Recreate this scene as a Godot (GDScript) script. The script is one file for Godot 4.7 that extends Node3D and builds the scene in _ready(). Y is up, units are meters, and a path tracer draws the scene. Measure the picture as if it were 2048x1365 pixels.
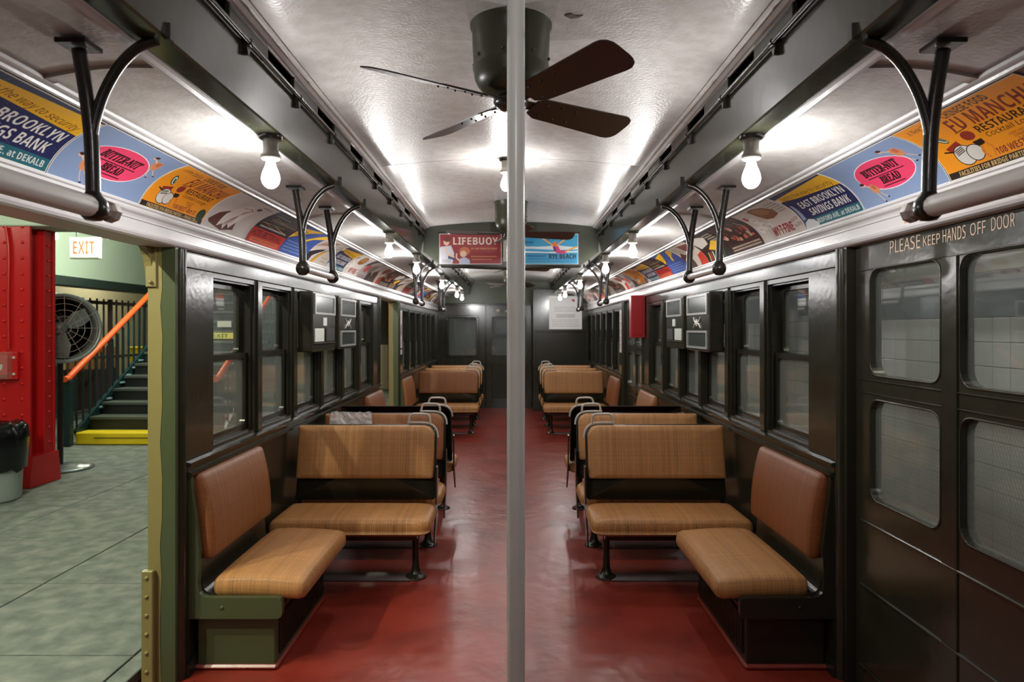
extends Node3D

# Interior of an old subway car standing at a platform. x: across the car, y: up from the car floor, depth d runs along -z from the camera.

const EYE := 1.55
const CAR_NEAR := -3.2
const CAR_FAR := 13.4
const PI2 := TAU

var M := {}
var used := {}
var based := {}
var fonts := {}
var rng := RandomNumberGenerator.new()


func _ready() -> void:
	rng.seed = 7
	view()
	platform_lamps()
	materials()
	car_floor()
	side_walls()
	ceiling_and_cornice()
	end_walls()
	windows()
	doors()
	bulkhead()
	seats()
	lamps()
	fans()
	grab_rails()
	sign_boxes()
	cards()
	small_things()
	platform()
	tunnel()


# ------------------------------------------------------------------ camera, air, light

func view() -> void:
	var cam := Camera3D.new()
	cam.name = "camera"
	var lens := CameraAttributesPhysical.new()
	lens.frustum_focal_length = 24.0
	lens.frustum_focus_distance = 2.9
	lens.exposure_aperture = 4.5
	lens.frustum_near = 0.05
	lens.frustum_far = 200.0
	cam.attributes = lens
	add_child(cam)
	cam.position = Vector3(0, EYE, 0)
	cam.projection = Camera3D.PROJECTION_FRUSTUM
	cam.near = 0.05
	cam.far = 200.0
	cam.size = 0.05
	cam.frustum_offset = Vector2(0.05 * 2.0 / 1365.0, -0.05 * 23.5 / 1365.0)
	cam.current = true
	var we := WorldEnvironment.new()
	we.name = "world_environment"
	var e := Environment.new()
	e.background_mode = Environment.BG_COLOR
	e.background_color = Color(0.012, 0.013, 0.014)
	e.tonemap_mode = Environment.TONE_MAPPER_LINEAR
	e.tonemap_exposure = 1.0
	e.sdfgi_enabled = true
	e.ssao_enabled = true
	e.ssil_enabled = true
	we.environment = e
	add_child(we)


func platform_lamps() -> void:
	# fluorescent battens under the station ceiling: glowing tube and area light of the same size
	var cool := Color(1.0, 1.0, 0.90)
	var spots := [[-2.6, 1.3, 4.4, "above the platform by the open door"], [-3.4, 4.6, 1.0, "above the platform between door and red column"], [-5.2, 9.9, 1.9, "above the stairs"], [-6.4, 5.2, 0.7, "above the far part of the platform"], [-8.4, 15.0, 1.3, "above the area behind the stairs"], [-2.6, 15.0, 1.2, "above the platform past the second doorway"]]
	for a in spots:
		var t := thing("fluorescent_lamp", "white fluorescent batten lamp " + str(a[3]), "lamp", "platform lamps", Vector3(a[0], 3.16, -a[1]))
		var s := ST()
		bx(s, a[0] - 0.09, a[0] + 0.09, 3.1, 3.2, a[1] - 0.65, a[1] + 0.65, 0.01)
		part(s, "lamp_housing", plain_mat("lamp_white", Color(0.85, 0.86, 0.84), 0.5), t)
		var g := ST()
		tube(g, [V(a[0], 3.07, a[1] - 0.6), V(a[0], 3.07, a[1] + 0.6)], 0.019, 10)
		var gm := StandardMaterial3D.new()
		gm.albedo_color = Color(0.95, 0.97, 0.93)
		gm.emission_enabled = true
		gm.emission = cool
		gm.emission_energy_multiplier = 3.0
		part(g, "fluorescent_tube", gm, t)
		for e in [-0.32, 0.32]:
			var l := OmniLight3D.new()
			l.name = "tube_light"
			l.light_color = cool
			l.light_energy = a[2]
			l.light_size = 0.03
			l.omni_range = 30.0
			l.omni_attenuation = 2.0
			l.shadow_enabled = true
			t.add_child(l, true)
			l.position = Vector3(0, -0.125, e)
	for a in [[2.035, 3.0, 1.1, "nearest the door"], [2.035, 6.6, 1.1, "farther along"]]:
		var t := thing("tunnel_lamp", "tunnel batten lamp on the tiled wall " + str(a[3]), "lamp", "tunnel lamps", Vector3(a[0], 2.75, -a[1]))
		var s := ST()
		bx(s, 2.0, 2.098, 2.74, 2.82, a[1] - 0.45, a[1] + 0.45, 0.008)
		part(s, "lamp_housing", plain_mat("lamp_white", Color(0.85, 0.86, 0.84), 0.5), t)
		var g := ST()
		tube(g, [V(2.03, 2.72, a[1] - 0.42), V(2.03, 2.72, a[1] + 0.42)], 0.014, 8)
		var gm := StandardMaterial3D.new()
		gm.albedo_color = Color(0.95, 0.97, 0.93)
		gm.emission_enabled = true
		gm.emission = cool
		gm.emission_energy_multiplier = 2.0
		part(g, "fluorescent_tube", gm, t)
		var l := AreaLight3D.new()
		l.name = "tube_light"
		l.area_size = Vector2(0.06, 0.8)
		l.light_color = cool
		l.light_energy = a[2]
		l.area_range = 20.0
		l.shadow_enabled = true
		t.add_child(l, true)
		l.position = Vector3(-0.02, -0.06, 0)
		l.rotation = Vector3(-PI / 2, 0, 0)


const BULB_ENERGY := 0.30
const BULB_COLOR := Color(1.0, 0.995, 0.985)


# ------------------------------------------------------------------ small tools

func V(x: float, h: float, d: float) -> Vector3:
	return Vector3(x, h, -d)


func ST() -> SurfaceTool:
	var s := SurfaceTool.new()
	s.begin(Mesh.PRIMITIVE_TRIANGLES)
	s.set_smooth_group(-1)
	return s


func numbered(called: String) -> String:
	if not used.has(called):
		used[called] = 0
		return called
	used[called] += 1
	return "%s_%03d" % [called, used[called]]


func metas(o: Node, label: String, category: String, group := "", kind := "") -> void:
	if label:
		o.set_meta("label", label)
	if category:
		o.set_meta("category", category)
	if group:
		o.set_meta("group", group)
	if kind:
		o.set_meta("kind", kind)


func thing(called: String, label: String, category: String, group := "", at := Vector3.ZERO, kind := "") -> Node3D:
	var o := Node3D.new()
	o.name = numbered(called)
	add_child(o, true)
	o.position = at
	metas(o, label, category, group, kind)
	based[o] = at
	return o


func part(s: SurfaceTool, called: String, m: Material, parent: Node, label := "") -> MeshInstance3D:
	s.generate_normals()
	return mesh_part(s.commit(), called, m, parent, label)


func mesh_part(me: Mesh, called: String, m: Material, parent: Node, label := "") -> MeshInstance3D:
	var o := MeshInstance3D.new()
	o.mesh = me
	o.material_override = m
	o.name = called
	if based.has(parent):
		o.position = -based[parent]
	parent.add_child(o, true)
	if label:
		o.set_meta("label", label)
	return o


func solo(s: SurfaceTool, called: String, m: Material, label: String, category: String, group := "", kind := "") -> MeshInstance3D:
	var o := part(s, numbered(called), m, self)
	metas(o, label, category, group, kind)
	return o


func tri(s: SurfaceTool, a: Vector3, b: Vector3, c: Vector3, n: Vector3, ua := Vector2.ZERO, ub := Vector2.ZERO, uc := Vector2.ZERO) -> void:
	s.set_uv(ua)
	s.add_vertex(a)
	if (b - a).cross(c - a).dot(n) > 0.0:
		s.set_uv(uc)
		s.add_vertex(c)
		s.set_uv(ub)
		s.add_vertex(b)
	else:
		s.set_uv(ub)
		s.add_vertex(b)
		s.set_uv(uc)
		s.add_vertex(c)


func quad(s: SurfaceTool, a: Vector3, b: Vector3, c: Vector3, d: Vector3, n: Vector3, u := [Vector2.ZERO, Vector2.ZERO, Vector2.ZERO, Vector2.ZERO]) -> void:
	tri(s, a, b, c, n, u[0], u[1], u[2])
	tri(s, a, c, d, n, u[0], u[2], u[3])


func corner(c: Vector3, half: Vector3, g: Vector3, axis: int, b: float) -> Vector3:
	var p := c
	for k in 3:
		p[k] += g[k] * (half[k] - (0.0 if k == axis else b))
	return p


func bx(s: SurfaceTool, x0: float, x1: float, h0: float, h1: float, d0: float, d1: float, b := 0.0) -> void:
	var c := Vector3((x0 + x1) / 2, (h0 + h1) / 2, -(d0 + d1) / 2)
	cbox(s, c, Vector3(absf(x1 - x0) / 2, absf(h1 - h0) / 2, absf(d1 - d0) / 2), b)


func cbox(s: SurfaceTool, c: Vector3, half: Vector3, b := 0.0) -> void:
	s.set_smooth_group(-1)
	for axis in 3:
		var p := (axis + 1) % 3
		var q := (axis + 2) % 3
		for g in [-1.0, 1.0]:
			var n := Vector3.ZERO
			n[axis] = g
			var v := []
			for w in [[-1.0, -1.0], [1.0, -1.0], [1.0, 1.0], [-1.0, 1.0]]:
				var sg := Vector3.ZERO
				sg[axis] = g
				sg[p] = w[0]
				sg[q] = w[1]
				v.append(corner(c, half, sg, axis, b))
			quad(s, v[0], v[1], v[2], v[3], n)
	if b <= 0.0:
		return
	for axis in 3:
		var p := (axis + 1) % 3
		var q := (axis + 2) % 3
		for g in [-1.0, 1.0]:
			for k in [-1.0, 1.0]:
				var n := Vector3.ZERO
				n[p] = g
				n[q] = k
				var lo := n
				lo[axis] = -1.0
				var hi := n
				hi[axis] = 1.0
				quad(s, corner(c, half, lo, p, b), corner(c, half, hi, p, b), corner(c, half, hi, q, b), corner(c, half, lo, q, b), n)
	for gx in [-1.0, 1.0]:
		for gy in [-1.0, 1.0]:
			for gz in [-1.0, 1.0]:
				var n := Vector3(gx, gy, gz)
				tri(s, corner(c, half, n, 0, b), corner(c, half, n, 1, b), corner(c, half, n, 2, b), n)


# A 2-D outline (u along U, v along V) pushed from w0 to w1 along W.
func prism(s: SurfaceTool, pts: PackedVector2Array, o: Vector3, U: Vector3, Vv: Vector3, W: Vector3, w0: float, w1: float, smooth := false) -> void:
	var area := 0.0
	for i in pts.size():
		area += pts[i].cross(pts[(i + 1) % pts.size()])
	var turn := 1.0 if area > 0 else -1.0
	s.set_smooth_group(0 if smooth else -1)
	var run := 0.0
	for i in pts.size():
		var p := pts[i]
		var q := pts[(i + 1) % pts.size()]
		var e := (q - p)
		var n2 := Vector2(e.y, -e.x) * turn
		var n := U * n2.x + Vv * n2.y
		var a := o + U * p.x + Vv * p.y
		var b := o + U * q.x + Vv * q.y
		var r2 := run + e.length()
		quad(s, a + W * w0, b + W * w0, b + W * w1, a + W * w1, n, [Vector2(run, w0), Vector2(r2, w0), Vector2(r2, w1), Vector2(run, w1)])
		run = r2
	s.set_smooth_group(-1)
	var ix := Geometry2D.triangulate_polygon(pts)
	for k in range(0, ix.size(), 3):
		for g in [[w0, -1.0], [w1, 1.0]]:
			var v := []
			for j in 3:
				var p := pts[ix[k + j]]
				v.append(o + U * p.x + Vv * p.y + W * g[0])
			tri(s, v[0], v[1], v[2], W * g[1] * signf(w1 - w0), pts[ix[k]], pts[ix[k + 1]], pts[ix[k + 2]])


# outline in (x, h), mirrored by sx, pushed along the car
func along(s: SurfaceTool, pts: Array, sx: float, d0: float, d1: float, smooth := false) -> void:
	var p := PackedVector2Array()
	for a in pts:
		p.append(Vector2(a[0], a[1]))
	prism(s, p, Vector3.ZERO, Vector3(sx, 0, 0), Vector3.UP, Vector3(0, 0, -1), d0, d1, smooth)


# outline in (d, h), pushed across the car
func across(s: SurfaceTool, pts: Array, x0: float, x1: float, smooth := false) -> void:
	var p := PackedVector2Array()
	for a in pts:
		p.append(Vector2(a[0], a[1]))
	prism(s, p, Vector3.ZERO, Vector3(0, 0, -1), Vector3.UP, Vector3(1, 0, 0), minf(x0, x1), maxf(x0, x1), smooth)


func rounded(u0: float, v0: float, u1: float, v1: float, r: Array, n := 5) -> PackedVector2Array:
	# radii for the corners (u0,v0) (u1,v0) (u1,v1) (u0,v1)
	var out := PackedVector2Array()
	var cs := [[u0, v0, 1, 1, PI], [u1, v0, -1, 1, PI * 1.5], [u1, v1, -1, -1, 0.0], [u0, v1, 1, -1, PI / 2]]
	for k in 4:
		var c: Array = cs[k]
		var rr: float = r[k]
		if rr <= 0.0:
			out.append(Vector2(c[0], c[1]))
			continue
		var m := Vector2(c[0] + c[2] * rr, c[1] + c[3] * rr)
		for i in n + 1:
			var a: float = c[4] + PI / 2 * i / n
			out.append(m + Vector2(cos(a), sin(a)) * rr)
	return out


func tube(s: SurfaceTool, path: Array, r, seg := 10, caps := true, smooth := true) -> void:
	var n := path.size()
	var rings := []
	var prev := Vector3.ZERO
	for i in n:
		var p: Vector3 = path[i]
		var t: Vector3 = ((path[mini(i + 1, n - 1)] as Vector3) - (path[maxi(i - 1, 0)] as Vector3)).normalized()
		if i == 0:
			prev = t.cross(Vector3.UP if absf(t.y) < 0.9 else Vector3.RIGHT).normalized()
		prev = (prev - t * prev.dot(t)).normalized()
		var other := t.cross(prev)
		var rr: float = r[i] if r is Array else r
		var ring := []
		for k in seg:
			var a := PI2 * k / seg
			ring.append(p + (prev * cos(a) + other * sin(a)) * rr)
		rings.append(ring)
	s.set_smooth_group(0 if smooth else -1)
	for i in n - 1:
		var mid: Vector3 = ((path[i] as Vector3) + (path[i + 1] as Vector3)) / 2
		for k in seg:
			var k2 := (k + 1) % seg
			var a: Vector3 = rings[i][k]
			var b: Vector3 = rings[i][k2]
			var c: Vector3 = rings[i + 1][k2]
			var d: Vector3 = rings[i + 1][k]
			quad(s, a, b, c, d, (a + b + c + d) / 4 - mid, [Vector2(float(k) / seg, float(i) / (n - 1)), Vector2(float(k + 1) / seg, float(i) / (n - 1)), Vector2(float(k + 1) / seg, float(i + 1) / (n - 1)), Vector2(float(k) / seg, float(i + 1) / (n - 1))])
	s.set_smooth_group(-1)
	if caps:
		for e in [0, n - 1]:
			var other_end: Vector3 = path[1 if e == 0 else n - 2]
			var out: Vector3 = (path[e] as Vector3) - other_end
			for k in seg:
				tri(s, path[e], rings[e][k], rings[e][(k + 1) % seg], out)


func bend(pts: Array, n := 8) -> Array:
	# a smooth line through the points
	var c := Curve3D.new()
	c.bake_interval = 0.01
	for i in pts.size():
		var a: Vector3 = pts[maxi(i - 1, 0)]
		var b: Vector3 = pts[mini(i + 1, pts.size() - 1)]
		var t := (b - a) / 6.0
		c.add_point(pts[i], -t, t)
	var out := []
	var m := n * (pts.size() - 1)
	for i in m + 1:
		out.append(c.samplef(float(i) / n))
	return out


func lathe(s: SurfaceTool, prof: Array, o: Vector3, up := Vector3.UP, seg := 20, smooth := true) -> void:
	var a1 := up.cross(Vector3.RIGHT if absf(up.x) < 0.9 else Vector3.UP).normalized()
	var a2 := up.cross(a1)
	s.set_smooth_group(0 if smooth else -1)
	for i in prof.size() - 1:
		var p: Array = prof[i]
		var q: Array = prof[i + 1]
		# the side of the profile that faces out is to the right when going up it
		var n2 := Vector2(q[1] - p[1], -(q[0] - p[0]))
		for k in seg:
			var t0 := PI2 * k / seg
			var t1 := PI2 * (k + 1) / seg
			var e0 := a1 * cos(t0) + a2 * sin(t0)
			var e1 := a1 * cos(t1) + a2 * sin(t1)
			var n := (e0 + e1) / 2 * n2.x + up * n2.y
			var A: Vector3 = o + e0 * p[0] + up * p[1]
			var B: Vector3 = o + e1 * p[0] + up * p[1]
			var C: Vector3 = o + e1 * q[0] + up * q[1]
			var D: Vector3 = o + e0 * q[0] + up * q[1]
			var u := [Vector2(float(k) / seg, p[1]), Vector2(float(k + 1) / seg, p[1]), Vector2(float(k + 1) / seg, q[1]), Vector2(float(k) / seg, q[1])]
			if p[0] > 1e-5 and q[0] > 1e-5:
				quad(s, A, B, C, D, n, u)
			elif q[0] > 1e-5:
				tri(s, A, C, D, n, u[0], u[2], u[3])
			elif p[0] > 1e-5:
				tri(s, A, B, C, n, u[0], u[1], u[2])


func ball(s: SurfaceTool, c: Vector3, r: float, seg := 12) -> void:
	var prof := []
	for i in 9:
		var a := -PI / 2 + PI * i / 8
		prof.append([maxf(0.0, cos(a) * r), sin(a) * r])
	prof[0][0] = 0.0
	prof[8][0] = 0.0
	lathe(s, prof, c, Vector3.UP, seg)


# rounded box, shaped by f (local point -> place)
func rbox(s: SurfaceTool, half: Vector3, r: float, cuts: Vector3i, f: Callable, uvs := 2.5) -> void:
	s.set_smooth_group(0)
	var lines := []
	for k in 3:
		var h: float = half[k]
		var l := [-h, -h + r * 0.35, -h + r]
		for i in range(1, cuts[k]):
			l.append(-h + r + (2 * h - 2 * r) * i / cuts[k])
		l.append_array([h - r, h - r * 0.35, h])
		lines.append(l)
	var inner := half - Vector3(r, r, r)
	for axis in 3:
		var p := (axis + 1) % 3
		var q := (axis + 2) % 3
		for g in [-1.0, 1.0]:
			var lp: Array = lines[p]
			var lq: Array = lines[q]
			var grid := []
			var uv := []
			for i in lp.size():
				var row := []
				var urow := []
				for j in lq.size():
					var v := Vector3.ZERO
					v[axis] = g * half[axis]
					v[p] = lp[i]
					v[q] = lq[j]
					var core := v.clamp(-inner, inner)
					v = core + (v - core).normalized() * r
					row.append(f.call(v))
					urow.append((Vector2(v.x, v.z) if axis == 1 else Vector2(v.x, v.y) if axis == 2 else Vector2(v.z, v.y)) * uvs)
				grid.append(row)
				uv.append(urow)
			var mid: Vector3 = f.call(Vector3.ZERO)
			for i in lp.size() - 1:
				for j in lq.size() - 1:
					var a: Vector3 = grid[i][j]
					var c: Vector3 = grid[i + 1][j + 1]
					quad(s, a, grid[i + 1][j], c, grid[i][j + 1], face_out(f, axis, g, half), [uv[i][j], uv[i + 1][j], uv[i + 1][j + 1], uv[i][j + 1]])


func face_out(f: Callable, axis: int, g: float, half: Vector3) -> Vector3:
	var v := Vector3.ZERO
	v[axis] = g * half[axis]
	return f.call(v) - f.call(Vector3.ZERO)


# a padded panel: an outline that swells from its edge to the middle
func pillow(s: SurfaceTool, pts: PackedVector2Array, rings: Array, place: Callable, uvs := 2.5) -> void:
	var c := Vector2.ZERO
	for p in pts:
		c += p
	c /= pts.size()
	s.set_smooth_group(0)
	var out: Vector3 = place.call(c, 1.0) - place.call(c, 0.0)
	var n := pts.size()
	var mid: Vector3 = place.call(c, 0.0)
	for k in rings.size() - 1:
		for i in n:
			var v := []
			var u := []
			for a in [[k, i], [k, (i + 1) % n], [k + 1, (i + 1) % n], [k + 1, i]]:
				var p2: Vector2 = c + (pts[a[1]] - c) * float(rings[a[0]][0])
				v.append(place.call(p2, rings[a[0]][1]))
				u.append(p2 * uvs)
			var centre: Vector3 = (v[0] + v[1] + v[2] + v[3]) / 4
			var flat: bool = absf(rings[k][0] - rings[k + 1][0]) < 0.03
			var hint: Vector3 = (centre - mid) if flat else out
			if rings[k + 1][0] < 0.001:
				tri(s, v[0], v[1], v[2], out, u[0], u[1], u[2])
			else:
				quad(s, v[0], v[1], v[2], v[3], hint, u)


# grid of boxes around openings with rounded corners; holes: [u0, v0, u1, v1, r]
func frame(s: SurfaceTool, us: Array, vs: Array, holes: Array, o: Vector3, U: Vector3, Vv: Vector3, W: Vector3, w0: float, w1: float) -> void:
	for i in us.size() - 1:
		var j := 0
		while j < vs.size() - 1:
			var cu: float = (us[i] + us[i + 1]) / 2
			var k := j
			while k < vs.size() - 1 and not in_hole(cu, (vs[k] + vs[k + 1]) / 2, holes):
				k += 1
			if k > j:
				prism(s, PackedVector2Array([Vector2(us[i], vs[j]), Vector2(us[i + 1], vs[j]), Vector2(us[i + 1], vs[k]), Vector2(us[i], vs[k])]), o, U, Vv, W, w0, w1)
				j = k
			else:
				j += 1
	for h in holes:
		var r: float = h[4]
		if r <= 0.0:
			continue
		for c in [[h[0], h[1], 1.0, 1.0], [h[2], h[1], -1.0, 1.0], [h[2], h[3], -1.0, -1.0], [h[0], h[3], 1.0, -1.0]]:
			var p := PackedVector2Array([Vector2(c[0], c[1])])
			var m := Vector2(c[0] + c[2] * r, c[1] + c[3] * r)
			for i in 7:
				var a := PI / 2 * i / 6
				p.append(m - Vector2(c[2] * sin(a), c[3] * cos(a)) * r)
			prism(s, p, o, U, Vv, W, w0, w1)


func in_hole(u: float, v: float, holes: Array) -> bool:
	for h in holes:
		if u > h[0] and u < h[2] and v > h[1] and v < h[3]:
			return true
	return false


func text_mesh(words: String, font: String, depth := 0.0) -> ArrayMesh:
	var tm := TextMesh.new()
	if not fonts.has(font):
		var f := SystemFont.new()
		f.font_names = PackedStringArray(["Droid Serif" if font.begins_with("serif") else "Droid Sans"])
		f.font_weight = 700 if font.ends_with("bold") else 400
		fonts[font] = f
	tm.font = fonts[font]
	tm.font_size = 48
	tm.pixel_size = 0.01
	tm.curve_step = 1.5
	tm.depth = depth
	tm.text = words
	var am := ArrayMesh.new()
	am.add_surface_from_arrays(Mesh.PRIMITIVE_TRIANGLES, tm.get_mesh_arrays())
	return am


# ------------------------------------------------------------------ painting prints

func fill(im: Image, pts: PackedVector2Array, col: Color) -> void:
	var y0 := 1e9
	var y1 := -1e9
	for p in pts:
		y0 = minf(y0, p.y)
		y1 = maxf(y1, p.y)
	var w := im.get_width()
	var n := pts.size()
	for y in range(maxi(0, int(ceil(y0 - 0.5))), mini(im.get_height(), int(floor(y1 + 0.5)) + 1)):
		var yc := y + 0.5
		var xs := []
		for i in n:
			var a := pts[i]
			var b := pts[(i + 1) % n]
			if (a.y <= yc) != (b.y <= yc):
				xs.append(a.x + (yc - a.y) / (b.y - a.y) * (b.x - a.x))
		xs.sort()
		for k in range(0, xs.size() - 1, 2):
			var xa := maxi(0, int(round(xs[k])))
			var xb := mini(w, int(round(xs[k + 1])))
			if xb > xa:
				im.fill_rect(Rect2i(xa, y, xb - xa, 1), col)


func blob(im: Image, x: float, y: float, rx: float, ry: float, col: Color, turn := 0.0) -> void:
	var p := PackedVector2Array()
	for i in 28:
		var a := PI2 * i / 28
		p.append(Vector2(x, y) + Vector2(cos(a) * rx, sin(a) * ry).rotated(turn))
	fill(im, p, col)


func poly(im: Image, a: Array, col: Color) -> void:
	var p := PackedVector2Array()
	for k in range(0, a.size(), 2):
		p.append(Vector2(a[k], a[k + 1]))
	fill(im, p, col)


func stroke(im: Image, a: Array, w: float, col: Color) -> void:
	for k in range(0, a.size() - 2, 2):
		var p := Vector2(a[k], a[k + 1])
		var q := Vector2(a[k + 2], a[k + 3])
		var n := (q - p).normalized().rotated(PI / 2) * w / 2
		fill(im, PackedVector2Array([p + n, q + n, q - n, p - n]), col)


func write(im: Image, words: String, x: float, y: float, w: float, h: float, col: Color, font := "sans bold", slant := 0.0, rise := 0.0) -> void:
	# fitted into the box; rise lifts the right end
	var arr := text_mesh(words, font).surface_get_arrays(0)
	var v: PackedVector3Array = arr[Mesh.ARRAY_VERTEX]
	var ix: PackedInt32Array = arr[Mesh.ARRAY_INDEX]
	var lo := Vector2(1e9, 1e9)
	var hi := Vector2(-1e9, -1e9)
	for p in v:
		lo = lo.min(Vector2(p.x, p.y))
		hi = hi.max(Vector2(p.x, p.y))
	var q := PackedVector2Array()
	for p in v:
		var t := (Vector2(p.x, p.y) - lo) / (hi - lo)
		q.append(Vector2(x + t.x * w + slant * h * t.y, y + h * (1.0 - t.y) - rise * t.x))
	for k in range(0, ix.size(), 3):
		fill(im, PackedVector2Array([q[ix[k]], q[ix[k + 1]], q[ix[k + 2]]]), col)


func lines_of(im: Image, x: float, y: float, w: float, rows: int, step: float, h: float, col: Color) -> void:
	# print too small to read: rows of short dashes
	for r in rows:
		var at := x
		while at < x + w:
			var l := rng.randf_range(6, 26)
			im.fill_rect(Rect2i(int(at), int(y + r * step), int(minf(l, x + w - at)), int(h)), col)
			at += l + 6


func print_mat(im: Image, rough := 0.38) -> StandardMaterial3D:
	var m := StandardMaterial3D.new()
	m.albedo_texture = ImageTexture.create_from_image(im)
	m.roughness = rough
	m.texture_repeat = false
	return m


func sheet(w: int, h: int, col: Color) -> Image:
	var im := Image.create(w, h, false, Image.FORMAT_RGB8)
	im.fill(col)
	return im


# ------------------------------------------------------------------ materials

func noise_tex(freq: float, oct: int, ramp: Array, size := 512, kind := FastNoiseLite.TYPE_SIMPLEX_SMOOTH, sd := 3, normal := false) -> NoiseTexture2D:
	var n := FastNoiseLite.new()
	n.seed = sd
	n.noise_type = kind
	n.frequency = freq
	n.fractal_octaves = oct
	var t := NoiseTexture2D.new()
	t.width = size
	t.height = size
	t.seamless = true
	t.noise = n
	t.as_normal_map = normal
	if ramp:
		var g := Gradient.new()
		var offs := PackedFloat32Array()
		var cols := PackedColorArray()
		for a in ramp:
			offs.append(a[0])
			cols.append(a[1])
		g.offsets = offs
		g.colors = cols
		t.color_ramp = g
	return t


func bump_tex(freq: float, oct: int, sd: int, n := 256) -> ImageTexture:
	# relief as floating point, so that soft swells show no steps
	var f := FastNoiseLite.new()
	f.seed = sd
	f.noise_type = FastNoiseLite.TYPE_SIMPLEX_SMOOTH
	f.frequency = freq
	f.fractal_octaves = oct
	var data := PackedFloat32Array()
	data.resize(n * n)
	for y in n:
		var ty := float(y) / n
		for x in n:
			var tx := float(x) / n
			var a := lerpf(f.get_noise_2d(x, y), f.get_noise_2d(x - n, y), tx)
			var b := lerpf(f.get_noise_2d(x, y - n), f.get_noise_2d(x - n, y - n), tx)
			data[y * n + x] = 0.5 + 0.5 * lerpf(a, b, ty)
	return ImageTexture.create_from_image(Image.create_from_data(n, n, false, Image.FORMAT_RF, data.to_byte_array()))


func plain_mat(key: String, c: Color, rough: float, metal := 0.0) -> StandardMaterial3D:
	if not M.has(key):
		var m := StandardMaterial3D.new()
		m.resource_name = key
		m.albedo_color = c
		m.roughness = rough
		m.metallic = metal
		M[key] = m
	return M[key]


func rgb(r: float, g: float, b: float) -> Color:
	return Color(r / 255.0, g / 255.0, b / 255.0)


func bumpy(m: StandardMaterial3D, tex: Texture2D, scale: float, height: float) -> void:
	m.uv1_triplanar = true
	m.uv1_world_triplanar = true
	m.uv1_scale = Vector3(scale, scale, scale)
	m.heightmap_enabled = true
	m.heightmap_texture = tex
	m.heightmap_scale = height


func materials() -> void:
	var ripple := bump_tex(0.03, 3, 11)
	M.ripple = ripple
	# dark olive enamel of the walls and seats, brushed on thickly
	var green := plain_mat("green", rgb(50, 50, 39), 0.17)
	green.albedo_texture = noise_tex(0.006, 4, [[0.0, Color(0.86, 0.86, 0.84)], [1.0, Color(1, 1, 1)]], 512, FastNoiseLite.TYPE_SIMPLEX_SMOOTH, 5)
	bumpy(green, ripple, 2.2, 0.045)
	green.metallic_specular = 0.6
	var dark := plain_mat("dark_green", rgb(40, 39, 30), 0.22)
	bumpy(dark, ripple, 2.2, 0.04)
	var bright := plain_mat("leaf_green", rgb(68, 76, 50), 0.34)
	bumpy(bright, ripple, 2.2, 0.05)
	var olive := plain_mat("olive", rgb(128, 116, 70), 0.42)
	bumpy(olive, ripple, 2.0, 0.06)
	plain_mat("iron", rgb(40, 36, 30), 0.24)
	bumpy(M.iron, ripple, 6.0, 0.06)
	plain_mat("black", rgb(18, 17, 15), 0.6)
	# white enamel
	var peel := bump_tex(0.07, 3, 21)
	var white := plain_mat("white", rgb(216, 213, 211), 0.34)
	white.albedo_texture = noise_tex(0.008, 3, [[0.0, Color(0.9, 0.89, 0.87)], [1.0, Color(1, 1, 1)]], 512, FastNoiseLite.TYPE_SIMPLEX_SMOOTH, 9)
	bumpy(white, peel, 3.2, 0.12)
	var trim := plain_mat("trim_white", rgb(205, 203, 203), 0.3)
	bumpy(trim, peel, 3.0, 0.05)
	plain_mat("pipe_white", rgb(214, 210, 205), 0.28)
	# red floor paint with scuffs and chips
	var fl := plain_mat("floor_red", rgb(255, 255, 255), 0.24)
	fl.albedo_texture = noise_tex(0.006, 3, [[0.0, rgb(116, 40, 29)], [0.5, rgb(134, 47, 34)], [1.0, rgb(142, 54, 40)]], 512, FastNoiseLite.TYPE_SIMPLEX_SMOOTH, 31)
	fl.roughness_texture = noise_tex(0.006, 2, [[0.0, Color(0.78, 0.78, 0.78)], [1.0, Color(1, 1, 1)]], 512, FastNoiseLite.TYPE_SIMPLEX_SMOOTH, 33)
	fl.roughness = 0.36
	bumpy(fl, bump_tex(0.03, 3, 35), 0.7, 0.5)
	var chips := Image.create(1024, 1024, false, Image.FORMAT_RGBA8)
	chips.fill(Color(0.2, 0.1, 0.08, 0.0))
	var cr := RandomNumberGenerator.new()
	cr.seed = 77
	for k in 80:
		blob(chips, cr.randf_range(6, 1018), cr.randf_range(6, 1018), cr.randf_range(1.2, 5.5), cr.randf_range(1.0, 3.2), Color(0.12, 0.07, 0.06, 0.9), cr.randf() * 0.6)
	fl.detail_enabled = true
	fl.detail_albedo = ImageTexture.create_from_image(chips)
	rattan()
	plain_mat("socket", rgb(120, 114, 104), 0.35)
	plain_mat("handle", rgb(196, 186, 172), 0.35)
	plain_mat("steel", rgb(176, 164, 156), 0.34, 0.2)
	plain_mat("rail_wear", rgb(196, 196, 198), 0.22)
	plain_mat("red_box", rgb(168, 30, 34), 0.35)
	var glass := plain_mat("glass", Color(0.9, 0.95, 0.93, 0.06), 0.02)
	glass.transparency = BaseMaterial3D.TRANSPARENCY_ALPHA
	var dusty := plain_mat("dusty_glass", Color(0.72, 0.76, 0.72, 0.16), 0.06)
	dusty.transparency = BaseMaterial3D.TRANSPARENCY_ALPHA


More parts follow.
